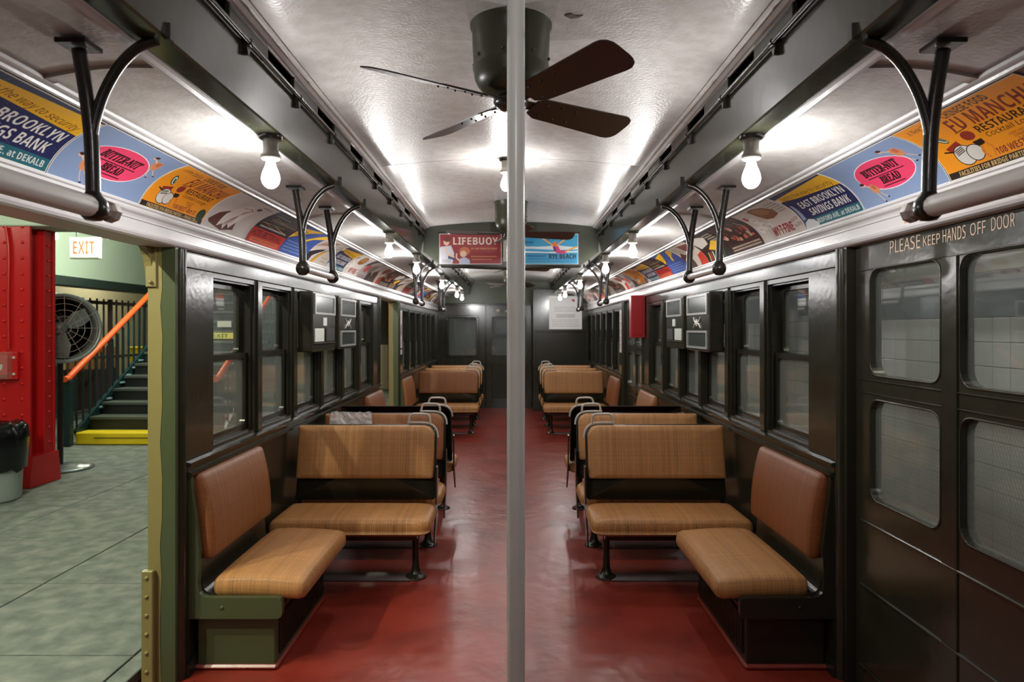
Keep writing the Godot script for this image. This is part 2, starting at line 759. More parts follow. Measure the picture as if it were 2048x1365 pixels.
func rattan() -> void:
	# woven strips: tone by strand along and across, with the over-and-under of the weave
	var n := 512
	var im := Image.create(n, n, false, Image.FORMAT_RGB8)
	var hm := Image.create(n, n, false, Image.FORMAT_L8)
	var r := RandomNumberGenerator.new()
	r.seed = 5
	var col := []
	var row := []
	for i in 128:
		col.append(r.randf_range(-0.16, 0.12) - (0.22 if r.randf() < 0.06 else 0.0))
		row.append(r.randf_range(-0.10, 0.08))
	var wear := FastNoiseLite.new()
	wear.seed = 4
	wear.frequency = 0.02
	for y in n:
		for x in n:
			var i := x >> 2
			var j := y >> 2
			var over := ((i + j * 2) & 3) < 2
			var t: float = col[i] if over else row[j]
			var edge: int = (x & 3) if over else (y & 3)
			var k := 1.0 + t + (-0.12 if edge == 0 else 0.0) + (0.03 if over else -0.03) + 0.06 * wear.get_noise_2d(x * 0.6, y * 3.0 if over else y * 0.6)
			im.set_pixel(x, y, Color(0.765 * k, 0.57 * k, 0.365 * k))
			hm.set_pixel(x, y, Color.from_hsv(0, 0, 0.35 if edge == 0 else (1.0 if over else 0.7)))
	var tex := ImageTexture.create_from_image(im)
	var htex := ImageTexture.create_from_image(hm)
	for a in [["rattan", rgb(244, 232, 218), 0.40], ["rattan_dark", rgb(196, 166, 146), 0.36], ["rattan_red", rgb(182, 142, 118), 0.38], ["rattan_pale", rgb(248, 238, 226), 0.42]]:
		var m := plain_mat(a[0], a[1], a[2])
		m.albedo_texture = tex
		m.heightmap_enabled = true
		m.heightmap_texture = htex
		m.heightmap_scale = 0.12


# ------------------------------------------------------------------ the car's shell

func car_floor() -> void:
	var s := ST()
	bx(s, -1.62, 1.62, -0.12, 0.0, CAR_NEAR, CAR_FAR + 0.2)
	solo(s, "floor", M.floor_red, "worn glossy red painted floor of the subway car", "floor", "", "structure")


const SECTIONS := [[3.0, 7.58], [8.87, 13.4]]
const WINDOW_AT := [3.35, 4.01, 4.67, 5.33, 5.99, 6.65]


func side_walls() -> void:
	for sx in [-1.0, 1.0]:
		var side := "left" if sx < 0 else "right"
		var w := thing("wall_" + side, "dark olive enamelled wall with window posts on the %s side of the car" % side, "wall", "", Vector3(sx * 1.5, 0, -5.3), "structure")
		for n in 2:
			var a: float = SECTIONS[n][0]
			var b: float = SECTIONS[n][1]
			var shift := 0.0 if n == 0 else 5.85
			var s := ST()
			along(s, [[1.445, 0.0], [1.582, 0.0], [1.582, 0.9], [1.445, 0.9]], sx, a + 0.03, b)
			along(s, [[1.43, 0.0], [1.446, 0.0], [1.446, 0.06], [1.436, 0.06]], sx, a + 0.03, b)
			part(s, "wainscot", M.dark_green, w)
			s = ST()
			along(s, [[1.44, 0.885], [1.425, 0.892], [1.425, 0.905], [1.445, 0.912], [1.445, 0.93], [1.43, 0.936], [1.43, 0.95], [1.46, 0.956], [1.56, 0.962], [1.56, 0.885]], sx, a + 0.05, b)
			part(s, "sill", M.green, w)
			s = ST()
			bx(s, sx * 1.46, sx * 1.582, 1.83, 1.898, a + 0.03, b, 0.003)
			bx(s, sx * 1.476, sx * 1.582, 1.898, 1.915, a + 0.03, b)
			part(s, "header_panel", M.green, w)
			# posts and mullions
			var edges := []
			for k in 6:
				edges.append(WINDOW_AT[k] + shift)
			var posts := [[a + 0.055, edges[0]]]
			for k in 5:
				posts.append([edges[k] + 0.59, edges[k + 1]])
			posts.append([edges[5] + 0.59, b - (0.055 if n == 0 else 0.0)])
			for p in posts:
				s = ST()
				bx(s, sx * 1.46, sx * 1.582, 0.955, 1.83, p[0], p[1], 0.004)
				part(s, "post", M.green, w)
			# rounded bead at each doorway edge
			for e in ([a + 0.03, b - 0.03] if n == 0 else [a + 0.03]):
				s = ST()
				tube(s, [V(sx * 1.468, 0.0, e), V(sx * 1.468, 1.905, e)], 0.026, 12)
				part(s, "door_bead", M.green, w)
		# wall behind the camera and between doorways
		var r := ST()
		bx(r, sx * 1.46, sx * 1.582, 0.0, 1.92, CAR_NEAR, 1.68)
		part(r, "rear_panel", M.green, w)
		# door reveals: painted olive outside, green inside
		for e in [[2.975, 3.0], [7.58, 7.605], [8.845, 8.87], [1.68, 1.71]]:
			r = ST()
			bx(r, sx * 1.462, sx * 1.53, 0.0, 1.93, e[0], e[1], 0.002)
			part(r, "reveal_lining", M.leaf_green if sx < 0 else M.dark_green, w)
			r = ST()
			var edge := []
			var h := 0.0
			var wob := RandomNumberGenerator.new()
			wob.seed = int(e[0] * 100)
			while h < 1.93:
				edge.append([1.53 - 0.012 * wob.randf(), h])
				h += wob.randf_range(0.04, 0.2)
			edge.append([1.53, 1.93])
			edge.append([1.582, 1.93])
			edge.append([1.582, 0.0])
			along(r, edge, sx, e[0] - 0.002, e[1] + 0.002)
			part(r, "reveal_edge", M.olive if sx < 0 else M.dark_green, w)
		# upper side of the body, outside the cornice
		r = ST()
		bx(r, sx * 1.5, sx * 1.62, 1.925, 2.66, CAR_NEAR, CAR_FAR + 0.2)
		part(r, "letterboard", M.dark_green, w)
	# curved gusset and riveted angle at the open doorway's far jamb
	var g := thing("door_gusset", "olive curved corner gusset plate at the top of the open doorway", "bracket", "", V(-1.59, 1.75, 2.97))
	var s2 := ST()
	var arc := [[2.975, 1.94], [2.84, 1.94], [2.84, 1.928]]
	for i in 9:
		var a := PI / 2 * i / 8
		arc.append([2.865 + 0.11 * sin(a), 1.735 + 0.193 * cos(a)])
	across(s2, arc, -1.592, -1.56)
	bx(s2, -1.586, -1.542, 1.735, 1.93, 2.962, 2.974, 0.001)
	part(s2, "plate", M.olive, g)
	s2 = ST()
	ball(s2, V(-1.562, 1.755, 2.955), 0.008, 8)
	part(s2, "rivet", M.olive, g)
	var an := thing("riveted_angle", "olive riveted steel angle low on the open doorway jamb", "bracket", "", V(-1.582, 0, 2.94))
	s2 = ST()
	bx(s2, -1.597, -1.546, -0.1, 0.505, 2.945, 2.972, 0.004)
	part(s2, "angle_bar", M.olive, an)
	for k in 7:
		s2 = ST()
		lathe(s2, [[0.009, 0.0], [0.0085, 0.004], [0.005, 0.007], [0.0, 0.008]], V(-1.573, 0.475 - 0.081 * k, 2.945), Vector3(0, 0, 1), 10)
		part(s2, "rivet", M.olive, an)


func cove(t: float) -> Vector2:
	var p0 := Vector2(1.447, 2.03)
	var p1 := Vector2(1.397, 2.155)
	var p2 := Vector2(1.238, 2.190)
	return p0.lerp(p1, t).lerp(p1.lerp(p2, t), t)


func ceiling_and_cornice() -> void:
	var c := thing("ceiling", "glossy off-white painted clerestory ceiling with olive beams", "ceiling", "", V(0, 2.5, 5.0), "structure")
	var seams := [CAR_NEAR, -0.6, 1.7, 3.88, 6.15, 8.4, 10.7, CAR_FAR]
	for k in seams.size() - 1:
		var d0: float = seams[k] + 0.003
		var d1: float = seams[k + 1] - 0.003
		var s := ST()
		var o := []
		for i in 17:
			var x := -0.752 + 1.504 * i / 16
			o.append([x, 2.52 - 0.0795 * x * x])
		for i in 17:
			var x := 0.752 - 1.504 * i / 16
			o.append([x, 2.54 - 0.0795 * x * x])
		along(s, o, 1.0, d0, d1, true)
		part(s, "upper_panel", M.white, c)
	var back := ST()
	bx(back, -0.76, 0.76, 2.545, 2.56, CAR_NEAR, CAR_FAR)
	part(back, "upper_lining", M.dark_green, c)
	var seams2 := [CAR_NEAR, -0.5, 1.77, 4.02, 6.27, 8.5, 10.75, CAR_FAR]
	for sx in [-1.0, 1.0]:
		for k in seams2.size() - 1:
			var s := ST()
			var o := []
			for i in 9:
				var t := i / 8.0
				o.append([1.215 - 0.32 * t, 2.2 + 0.028 * t + 0.012 * sin(PI * t)])
			for i in 9:
				var t := 1.0 - i / 8.0
				o.append([1.215 - 0.32 * t, 2.22 + 0.028 * t + 0.012 * sin(PI * t)])
			along(s, o, sx, seams2[k] + 0.002, seams2[k + 1] - 0.002, true)
			part(s, "lower_panel", M.white, c)
			if k > 0:
				s = ST()
				var b := []
				for e in [[0.0, 0.0], [1.0, 1.0]]:
					pass
				for i in 9:
					var t := i / 8.0
					b.append([1.205 - 0.305 * t, 2.192 + 0.028 * t + 0.012 * sin(PI * t)])
				for i in 9:
					var t := 1.0 - i / 8.0
					b.append([1.205 - 0.305 * t, 2.21 + 0.028 * t + 0.012 * sin(PI * t)])
				along(s, b, sx, seams2[k] - 0.018, seams2[k] + 0.018, true)
				part(s, "seam_batten", M.white, c)
		# cove behind the cards
		var s3 := ST()
		var cv := []
		for i in 13:
			var p := cove(i / 12.0)
			cv.append([p.x + 0.004, p.y + 0.003])
		cv.append_array([[1.24, 2.24], [1.5, 2.24], [1.5, 2.03]])
		along(s3, cv, sx, CAR_NEAR, CAR_FAR, true)
		part(s3, "cove_panel", M.trim_white, c)
		# deep olive beam under the clerestory
		s3 = ST()
		along(s3, [[0.89, 2.238], [0.884, 2.230], [0.811, 2.230], [0.806, 2.236], [0.788, 2.40], [0.792, 2.412], [0.90, 2.412]], sx, CAR_NEAR, CAR_FAR)
		part(s3, "clerestory_beam", M.green, c)
		s3 = ST()
		along(s3, [[0.9, 2.6], [0.9, 2.40], [0.83, 2.40], [0.83, 2.6]], sx, CAR_NEAR, CAR_FAR)
		part(s3, "ventilator_recess", M.black, c)
		# plates between the ventilator slots
		var d := -2.6
		while d < CAR_FAR - 0.3:
			s3 = ST()
			bx(s3, sx * 0.775, sx * 0.79, 2.408, 2.462, d, d + 0.30, 0.002)
			part(s3, "ventilator_plate", M.dark_green, c)
			d += 0.56
		# conduit clipped along the beam
		s3 = ST()
		tube(s3, [V(sx * 0.772, 2.398, CAR_NEAR), V(sx * 0.772, 2.398, CAR_FAR)], 0.0075, 8)
		part(s3, "conduit", M.green, c)
		d = 1.05
		while d < CAR_FAR - 0.3:
			s3 = ST()
			across(s3, [[d - 0.022, 2.40], [d + 0.022, 2.40], [d + 0.004, 2.362], [d - 0.004, 2.362]], sx * 0.776, sx * 0.795)
			tube(s3, [V(sx * 0.772, 2.398, d - 0.011), V(sx * 0.772, 2.398, d + 0.011)], 0.0105, 8)
			part(s3, "conduit_clip", M.iron, c)
			d += 0.485
	for sx in [-1.0, 1.0]:
		var side := "left" if sx < 0 else "right"
		var t := thing("trim_1" if sx < 0 else "trim_2", "white moulded cornice below the advertising cards on the %s side" % side, "moulding", "", V(sx * 1.45, 1.9, 5.0), "structure")
		var s := ST()
		along(s, [[1.60, 1.908], [1.458, 1.908], [1.447, 1.913], [1.442, 1.922], [1.447, 1.931], [1.454, 1.934], [1.454, 1.974], [1.448, 1.976], [1.448, 1.982], [1.454, 1.985], [1.450, 1.994], [1.438, 2.002], [1.436, 2.008], [1.440, 2.011], [1.440, 2.020], [1.434, 2.024], [1.434, 2.032], [1.444, 2.034], [1.6, 2.034]], sx, CAR_NEAR, CAR_FAR)
		part(s, "cornice", M.trim_white, t)
		s = ST()
		along(s, [[1.246, 2.196], [1.240, 2.186], [1.232, 2.182], [1.224, 2.184], [1.221, 2.191], [1.212, 2.192], [1.205, 2.190], [1.199, 2.193], [1.197, 2.201], [1.205, 2.21], [1.24, 2.215]], sx, CAR_NEAR, CAR_FAR)
		part(s, "picture_bead", M.trim_white, t)
		s = ST()
		along(s, [[0.92, 2.24], [0.92, 2.224], [0.912, 2.218], [0.901, 2.218], [0.892, 2.224], [0.884, 2.227], [0.884, 2.24]], sx, CAR_NEAR, CAR_FAR)
		part(s, "beam_bead", M.trim_white, t)
		s = ST()
		along(s, [[0.79, 2.475], [0.79, 2.458], [0.778, 2.452], [0.766, 2.456], [0.756, 2.466], [0.742, 2.466], [0.736, 2.472], [0.74, 2.482], [0.79, 2.486]], sx, CAR_NEAR, CAR_FAR)
		part(s, "ceiling_bead", M.white, t)
	var roof := ST()
	bx(roof, -1.62, 1.62, 2.64, 2.7, CAR_NEAR, CAR_FAR + 0.2)
	solo(roof, "roof", M.dark_green, "dark outer roof of the subway car", "roof", "", "structure")


func end_walls() -> void:
	var w := thing("wall_end", "dark olive bulkhead with window and end door at the far end of the car", "wall", "", V(0, 0, 13.45), "structure")
	var d0 := 13.4
	var d1 := 13.46
	var s := ST()
	# window on the left, door in the middle
	frame(s, [-1.46, -1.22, -0.68, -0.50], [0.0, 1.04, 1.78, 2.02], [[-1.22, 1.04, -0.68, 1.78, 0.03]], Vector3.ZERO, Vector3.RIGHT, Vector3.UP, Vector3(0, 0, -1), d0, d1)
	bx(s, -0.5, 0.5, 2.02, 2.06, d0, d1)
	bx(s, 0.42, 1.46, 0.0, 2.06, d0, d1)
	part(s, "lower_panel", M.green, w)
	s = ST()
	bx(s, -1.5, 1.5, 2.06, 2.52, d0 + 0.01, d1)
	part(s, "upper_panel", M.leaf_green, w)
	s = ST()
	bx(s, -1.46, 1.46, 2.02, 2.055, d0 - 0.03, d0 + 0.01, 0.006)
	part(s, "cornice", M.dark_green, w)
	s = ST()
	bx(s, -1.27, -0.63, 1.0, 1.04, d0 - 0.02, d0, 0.005)
	bx(s, -1.27, -0.63, 1.78, 1.82, d0 - 0.02, d0, 0.005)
	bx(s, -1.27, -1.22, 1.04, 1.78, d0 - 0.02, d0, 0.005)
	bx(s, -0.68, -0.63, 1.04, 1.78, d0 - 0.02, d0, 0.005)
	part(s, "window_frame", M.green, w)
	s = ST()
	bx(s, -1.22, -0.68, 1.04, 1.78, d0 + 0.03, d0 + 0.036)
	part(s, "pane", M.glass, w)
	var dr := thing("door_3", "dark olive end door with two stacked panes at the far end", "door", "", V(-0.04, 0, 13.41), "structure")
	s = ST()
	frame(s, [-0.49, -0.38, 0.30, 0.41], [0.0, 1.04, 1.40, 1.46, 1.80, 2.02], [[-0.38, 1.04, 0.30, 1.40, 0.04], [-0.38, 1.46, 0.30, 1.80, 0.04]], Vector3.ZERO, Vector3.RIGHT, Vector3.UP, Vector3(0, 0, -1), d0 + 0.01, d0 + 0.05)
	part(s, "door_leaf", M.green, dr)
	for r in [[1.04, 1.40], [1.46, 1.80]]:
		s = ST()
		bx(s, -0.385, 0.305, r[0], r[1], d0 + 0.028, d0 + 0.033)
		part(s, "pane", M.glass, dr)
	s = ST()
	bx(s, -0.38, 0.30, 0.2, 0.86, d0 + 0.002, d0 + 0.01, 0.006)
	part(s, "kick_panel", M.dark_green, dr)
	s = ST()
	bx(s, -0.30, -0.22, 1.88, 1.95, d0 - 0.02, d0 + 0.01, 0.01)
	bx(s, -0.12, -0.06, 1.88, 1.93, d0 - 0.015, d0 + 0.01, 0.01)
	part(s, "latch", M.steel, dr)
	var beyond := ST()
	bx(beyond, -1.6, 1.6, 0.0, 2.6, 14.4, 14.5)
	solo(beyond, "wall_beyond", M.dark_green, "dim green wall of the next car beyond the end windows", "wall", "", "structure")
	# cab partition on the right
	var cab := thing("wall_cab", "olive cab partition with a notice on the right near the far end", "wall", "", V(0.93, 0, 12.9), "structure")
	s = ST()
	bx(s, 0.42, 1.46, 0.0, 2.3, 12.9, 12.95)
	bx(s, 0.42, 0.47, 0.0, 2.2, 12.95, 13.4)
	part(s, "partition", M.green, cab)
	s = ST()
	bx(s, 0.46, 1.4, 1.50, 1.53, 12.875, 12.905, 0.005)
	part(s, "chair_rail", M.dark_green, cab)
	s = ST()
	bx(s, 0.46, 1.4, 0.8, 1.49, 12.89, 12.905, 0.003)
	part(s, "dado_panel", M.dark_green, cab)
	var rear := ST()
	bx(rear, -1.6, 1.6, 0.0, 2.6, CAR_NEAR - 0.1, CAR_NEAR)
	solo(rear, "wall_rear", M.green, "olive wall across the car behind the camera", "wall", "", "structure")


var window_proto: Node3D
var window_count := 0


func make_window() -> Node3D:
	# a double-hung sash for the left wall; local origin at the middle of the opening's foot; x negative is outward
	var o := Node3D.new()
	var s := ST()
	var U := Vector3(0, 0, -1)
	var W := Vector3(-1, 0, 0)
	# channel lining
	frame(s, [-0.295, -0.27, 0.27, 0.295], [0.0, 0.02, 0.85, 0.875], [[-0.27, 0.02, 0.27, 0.85, 0.0]], Vector3.ZERO, U, Vector3.UP, W, 0.012, 0.13)
	frame(s, [-0.27, -0.256, 0.256, 0.27], [0.02, 0.03, 0.84, 0.85], [[-0.256, 0.03, 0.256, 0.84, 0.0]], Vector3.ZERO, U, Vector3.UP, W, 0.03, 0.045)
	part(s, "channel", M.dark_green, o)
	s = ST()
	frame(s, [-0.27, -0.228, 0.228, 0.27], [0.435, 0.465, 0.812, 0.85], [[-0.228, 0.465, 0.228, 0.812, 0.03]], Vector3.ZERO, U, Vector3.UP, W, 0.086, 0.116)
	var up := part(s, "upper_sash", M.dark_green, o)
	s = ST()
	cbox(s, Vector3(-0.1, 0.64, 0), Vector3(0.002, 0.18, 0.235))
	part(s, "pane", M.glass, up)
	s = ST()
	frame(s, [-0.27, -0.228, 0.228, 0.27], [0.022, 0.06, 0.43, 0.462], [[-0.228, 0.06, 0.228, 0.43, 0.03]], Vector3.ZERO, U, Vector3.UP, W, 0.05, 0.08)
	var low := part(s, "lower_sash", M.dark_green, o)
	s = ST()
	cbox(s, Vector3(-0.065, 0.245, 0), Vector3(0.002, 0.19, 0.235))
	part(s, "pane", M.dusty_glass, low)
	return o


const ORDINAL := ["first", "second", "third", "fourth", "fifth", "sixth", "seventh", "eighth", "ninth", "tenth", "eleventh", "twelfth", "thirteenth", "fourteenth", "fifteenth", "sixteenth", "seventeenth", "eighteenth", "nineteenth", "twentieth", "twenty-first", "twenty-second", "twenty-third", "twenty-fourth"]


func windows() -> void:
	var proto := make_window()
	for sx in [-1.0, 1.0]:
		for n in 2:
			for k in 6:
				window_count += 1
				var o: Node3D = proto.duplicate()
				o.name = "window_%d" % window_count
				add_child(o)
				o.position = V(sx * 1.46, 0.955, WINDOW_AT[k] + n * 5.85 + 0.295)
				o.rotation.y = 0.0 if sx < 0 else PI
				metas(o, "dark olive double sash window, %s from the camera on the %s wall" % [ORDINAL[n * 6 + k], "left" if sx < 0 else "right"], "window", "sash windows", "structure")
	proto.free()


func doors() -> void:
	# closed sliding doors on the right; the left doorways stand open
	var n := 0
	for d in [1.70, 7.59]:
		n += 1
		var t := thing("door_%d" % n, "olive sliding door with four rounded panes%s" % (" and hands-off lettering, nearest on the right" if n == 1 else ", farther along the right wall"), "door", "sliding doors", V(1.51, 0, d + 0.63), "structure")
		var U := Vector3(0, 0, -1)
		var o := V(0, 0, d)
		var us := [0.0, 0.115, 0.575, 0.685, 1.145, 1.27]
		var vs := [0.0, 0.845, 1.255, 1.362, 1.795, 1.93]
		var holes := []
		for c in [[0.115, 0.575], [0.685, 1.145]]:
			holes.append([c[0], 0.845, c[1], 1.255, 0.055])
			holes.append([c[0], 1.362, c[1], 1.795, 0.055])
		var s := ST()
		frame(s, us, vs, holes, o, U, Vector3.UP, Vector3.RIGHT, 1.50, 1.545)
		part(s, "door_leaf", M.green, t)
		# raised stile and mouldings
		s = ST()
		bx(s, 1.494, 1.502, 0.1, 1.80, d + 0.588, d + 0.672, 0.003)
		part(s, "centre_stile", M.green, t)
		for h in holes:
			s = ST()
			var ring := []
			for p in rounded(h[0] - 0.004, h[1] - 0.004, h[2] + 0.004, h[3] + 0.004, [0.056, 0.056, 0.056, 0.056], 6):
				ring.append(o + U * p.x + Vector3.UP * p.y + Vector3.RIGHT * 1.5)
			ring.append(ring[0])
			tube(s, ring, 0.0045, 6, false)
			part(s, "pane_bead", M.green, t)
			s = ST()
			prism(s, PackedVector2Array([Vector2(h[0], h[1]), Vector2(h[2], h[1]), Vector2(h[2], h[3]), Vector2(h[0], h[3])]), o, U, Vector3.UP, Vector3.RIGHT, 1.52, 1.524)
			part(s, "pane", M.dusty_glass if h[1] < 1.0 else M.glass, t)
			if n == 1 and h[1] < 1.0:
				s = ST()
				var pitch := 0.0145
				var yy: float = h[1]
				var r := 0
				while yy < h[3]:
					var xx: float = h[0] + (0.0 if r % 2 == 0 else pitch / 2)
					while xx < h[2] - pitch:
						# one strand of the twisted wire mesh
						var a := o + U * xx + Vector3.UP * yy + Vector3.RIGHT * 1.5185
						var b := a + U * pitch * 0.5 + Vector3.UP * 0.006
						var c := a + U * pitch * 0.5 * -1.0 + Vector3.UP * 0.006
						var wv := Vector3(0, 0.0004, 0.0004)
						quad(s, a - wv, b - wv, b + wv, a + wv, Vector3.LEFT)
						quad(s, a - wv, c - wv, c + wv, a + wv, Vector3.LEFT)
						var up := b + Vector3.UP * 0.010
						quad(s, b - U * 0.0004, b + U * 0.0004, up + U * 0.0004, up - U * 0.0004, Vector3.LEFT)
						xx += pitch
					yy += 0.016
					r += 1
				part(s, "wire_mesh", plain_mat("wire", rgb(70, 72, 66), 0.6), t).set_meta("kind", "stuff")
		s = ST()
		bx(s, 1.493, 1.502, 0.73, 0.742, d + 0.04, d + 1.23, 0.003)
		bx(s, 1.493, 1.502, 0.455, 0.466, d + 0.04, d + 1.23, 0.003)
		bx(s, 1.493, 1.502, 0.11, 0.121, d + 0.04, d + 1.23, 0.003)
		bx(s, 1.495, 1.502, 1.797, 1.803, d + 0.04, d + 0.60, 0.002)
		bx(s, 1.495, 1.502, 1.797, 1.803, d + 0.66, d + 1.23, 0.002)
		bx(s, 1.495, 1.502, 1.333, 1.339, d + 0.04, d + 0.60, 0.002)
		bx(s, 1.495, 1.502, 1.333, 1.339, d + 0.66, d + 1.23, 0.002)
		bx(s, 1.495, 1.502, 1.278, 1.284, d + 0.04, d + 0.60, 0.002)
		bx(s, 1.495, 1.502, 1.278, 1.284, d + 0.66, d + 1.23, 0.002)
		part(s, "panel_moulding", M.green, t)
		if n == 1:
			var words := [["PLEASE", 2.700, 2.500, 0.050, 0.004], ["KEEP", 2.482, 2.385, 0.036, 0.006], ["HANDS", 2.370, 2.250, 0.044, 0.006], ["OFF", 2.228, 2.155, 0.040, 0.010], ["DOOR", 2.130, 2.030, 0.042, 0.012]]
			for w in words:
				letters(t, w[0], Vector3(1.4995, 1.845 + w[4], -w[1]), Vector3(0, 0, 1), Vector3.UP, w[1] - w[2], w[3], plain_mat("gilt", rgb(206, 178, 152), 0.5), "sans")


func letters(t: Node, words: String, at: Vector3, U: Vector3, Vv: Vector3, w: float, h: float, m: Material, font := "sans bold") -> void:
	# raised paint: real lettering fitted between at and at + U * w + V * h
	var arr := text_mesh(words, font).surface_get_arrays(0)
	var v: PackedVector3Array = arr[Mesh.ARRAY_VERTEX]
	var ix: PackedInt32Array = arr[Mesh.ARRAY_INDEX]
	var lo := Vector2(1e9, 1e9)
	var hi := Vector2(-1e9, -1e9)
	for p in v:
		lo = lo.min(Vector2(p.x, p.y))
		hi = hi.max(Vector2(p.x, p.y))
	var n := U.cross(Vv).normalized()
	var s := ST()
	for k in range(0, ix.size(), 3):
		var q := []
		for j in 3:
			var p := v[ix[k + j]]
			q.append(at + U * ((p.x - lo.x) / (hi.x - lo.x) * w) + Vv * ((p.y - lo.y) / (hi.y - lo.y) * h) + n * 0.0006)
		tri(s, q[0], q[1], q[2], n)
	part(s, "lettering", m, t)


func bulkhead() -> void:
	var t := thing("bulkhead_panel", "olive drop panel carrying two advertising cards across the ceiling", "panel", "", V(0, 2.1, 6.15))
	var s := ST()
	var o := [[-0.79, 2.25], [-0.63, 2.125], [-0.3, 2.108], [0.0, 2.102], [0.3, 2.108], [0.63, 2.125], [0.79, 2.25], [0.79, 2.44]]
	for i in 11:
		var x := 0.72 - 1.44 * i / 10
		o.append([x, 2.518 - 0.0795 * x * x])
	o.append([-0.79, 2.44])
	along(s, o, 1.0, 6.15, 6.19)
	part(s, "drop_panel", plain_mat("panel_green", rgb(58, 62, 47), 0.3), t)
	s = ST()
	tube(s, bend([V(-0.63, 2.122, 6.16), V(0, 2.10, 6.16), V(0.63, 2.122, 6.16)]), 0.014, 8)
	part(s, "edge_moulding", M.dark_green, t)
	s = ST()
	for x in [[-0.66, -0.07], [0.08, 0.62]]:
		bx(s, x[0], x[1], 2.12, 2.132, 6.136, 6.152, 0.002)
		bx(s, x[0], x[1], 2.415, 2.425, 6.136, 6.152, 0.002)
	part(s, "card_rail", M.dark_green, t)


# ------------------------------------------------------------------ seats

func make_seat(sx: float, shell: Material, weave: Material, weave2: Material) -> Node3D:
	# cross seat facing the camera; local origin on the floor at x 0.95, d 4.2
	var o := Node3D.new()
	var O := Vector3(-sx * 0.95, 0, 4.2)
	var P := func(x: float, h: float, d: float) -> Vector3: return V(sx * x, h, d) + O
	var lean := func(h: float) -> float: return (h - 0.5) * 0.2
	# seat cushion
	var s := ST()
	var pl := rounded(0.475, 3.985, 1.425, 4.41, [0.07, 0.03, 0.03, 0.07], 5)
	pillow(s, pl, [[0.0, 0.0], [0.94, 0.0], [0.985, 0.012], [1.0, 0.035], [0.998, 0.055], [0.985, 0.075], [0.95, 0.092], [0.85, 0.1], [0.5, 0.108], [0.0, 0.11]], func(p: Vector2, z: float) -> Vector3: return P.call(p.x, 0.335 + z, p.y))
	part(s, "cushion", weave2, o)
	s = ST()
	var lo: Vector3 = P.call(0.56, 0.29, 4.06)
	var hi: Vector3 = P.call(1.42, 0.335, 4.42)
	cbox(s, (lo + hi) / 2, ((hi - lo) / 2).abs(), 0.006)
	part(s, "seat_pan", shell, o)
	# back: dark shell, woven panel in front
	var bk := rounded(0.492, 0.44, 1.402, 0.917, [0.02, 0.02, 0.012, 0.08], 6)
	s = ST()
	pillow(s, bk, [[0.0, 0.0], [0.985, 0.0], [1.0, 0.006], [1.0, 0.018], [0.985, 0.024], [0.0, 0.024]], func(p: Vector2, z: float) -> Vector3: return P.call(p.x, p.y, 4.475 + lean.call(p.y) - z))
	part(s, "back_shell", shell, o)
	s = ST()
	var wv := rounded(0.506, 0.58, 1.400, 0.913, [0.012, 0.012, 0.012, 0.072], 6)
	pillow(s, wv, [[1.0, 0.0], [1.0, 0.025], [0.992, 0.038], [0.97, 0.045], [0.8, 0.05], [0.4, 0.053], [0.0, 0.054]], func(p: Vector2, z: float) -> Vector3: return P.call(p.x, p.y, 4.452 + lean.call(p.y) - z))
	part(s, "woven_back", weave, o)
	# grab handle and the worn corner strip
	s = ST()
	var D := 4.463 + 0.2 * 0.43
	var path := bend([P.call(0.68, 0.922, D), P.call(0.677, 0.955, D), P.call(0.66, 0.982, D), P.call(0.605, 0.985, D), P.call(0.556, 0.98, D), P.call(0.54, 0.955, D), P.call(0.54, 0.915, D)], 4)
	tube(s, path, 0.0078, 8)
	tube(s, bend([P.call(0.69, 0.927, D), P.call(0.58, 0.926, D), P.call(0.525, 0.912, D), P.call(0.494, 0.875, D - 0.006), P.call(0.485, 0.83, D - 0.016)], 4), 0.007, 8)
	part(s, "grab_handle", M.handle, o)
	# link plate at the aisle, pedestal, floor rail
	s = ST()
	var lk := PackedVector2Array()
	for a in [[4.40, 0.66], [4.475, 0.66], [4.46, 0.43], [4.40, 0.30], [4.30, 0.185], [4.275, 0.19], [4.30, 0.27], [4.385, 0.42]]:
		lk.append(Vector2(a[0], a[1]))
	prism(s, lk, O, Vector3(0, 0, -1), Vector3.UP, Vector3(sx, 0, 0), 0.477, 0.487)
	part(s, "link_plate", shell, o)
	s = ST()
	lathe(s, [[0.0, 0.0], [0.07, 0.0], [0.068, 0.008], [0.045, 0.018], [0.03, 0.035], [0.023, 0.07], [0.02, 0.16], [0.024, 0.27], [0.04, 0.3]], P.call(0.596, 0.0, 4.27), Vector3.UP, 16)
	part(s, "pedestal", shell, o)
	s = ST()
	var prof := PackedVector2Array()
	for i in 7:
		var a := PI * i / 6
		prof.append(Vector2(4.27 + 0.085 * cos(a), 0.011 * sin(a)))
	prism(s, prof, O, Vector3(0, 0, -1), Vector3.UP, Vector3(sx, 0, 0), 0.62, 1.43, true)
	part(s, "floor_rail", plain_mat("worn_floor_metal", rgb(66, 42, 37), 0.42), o)
	return o


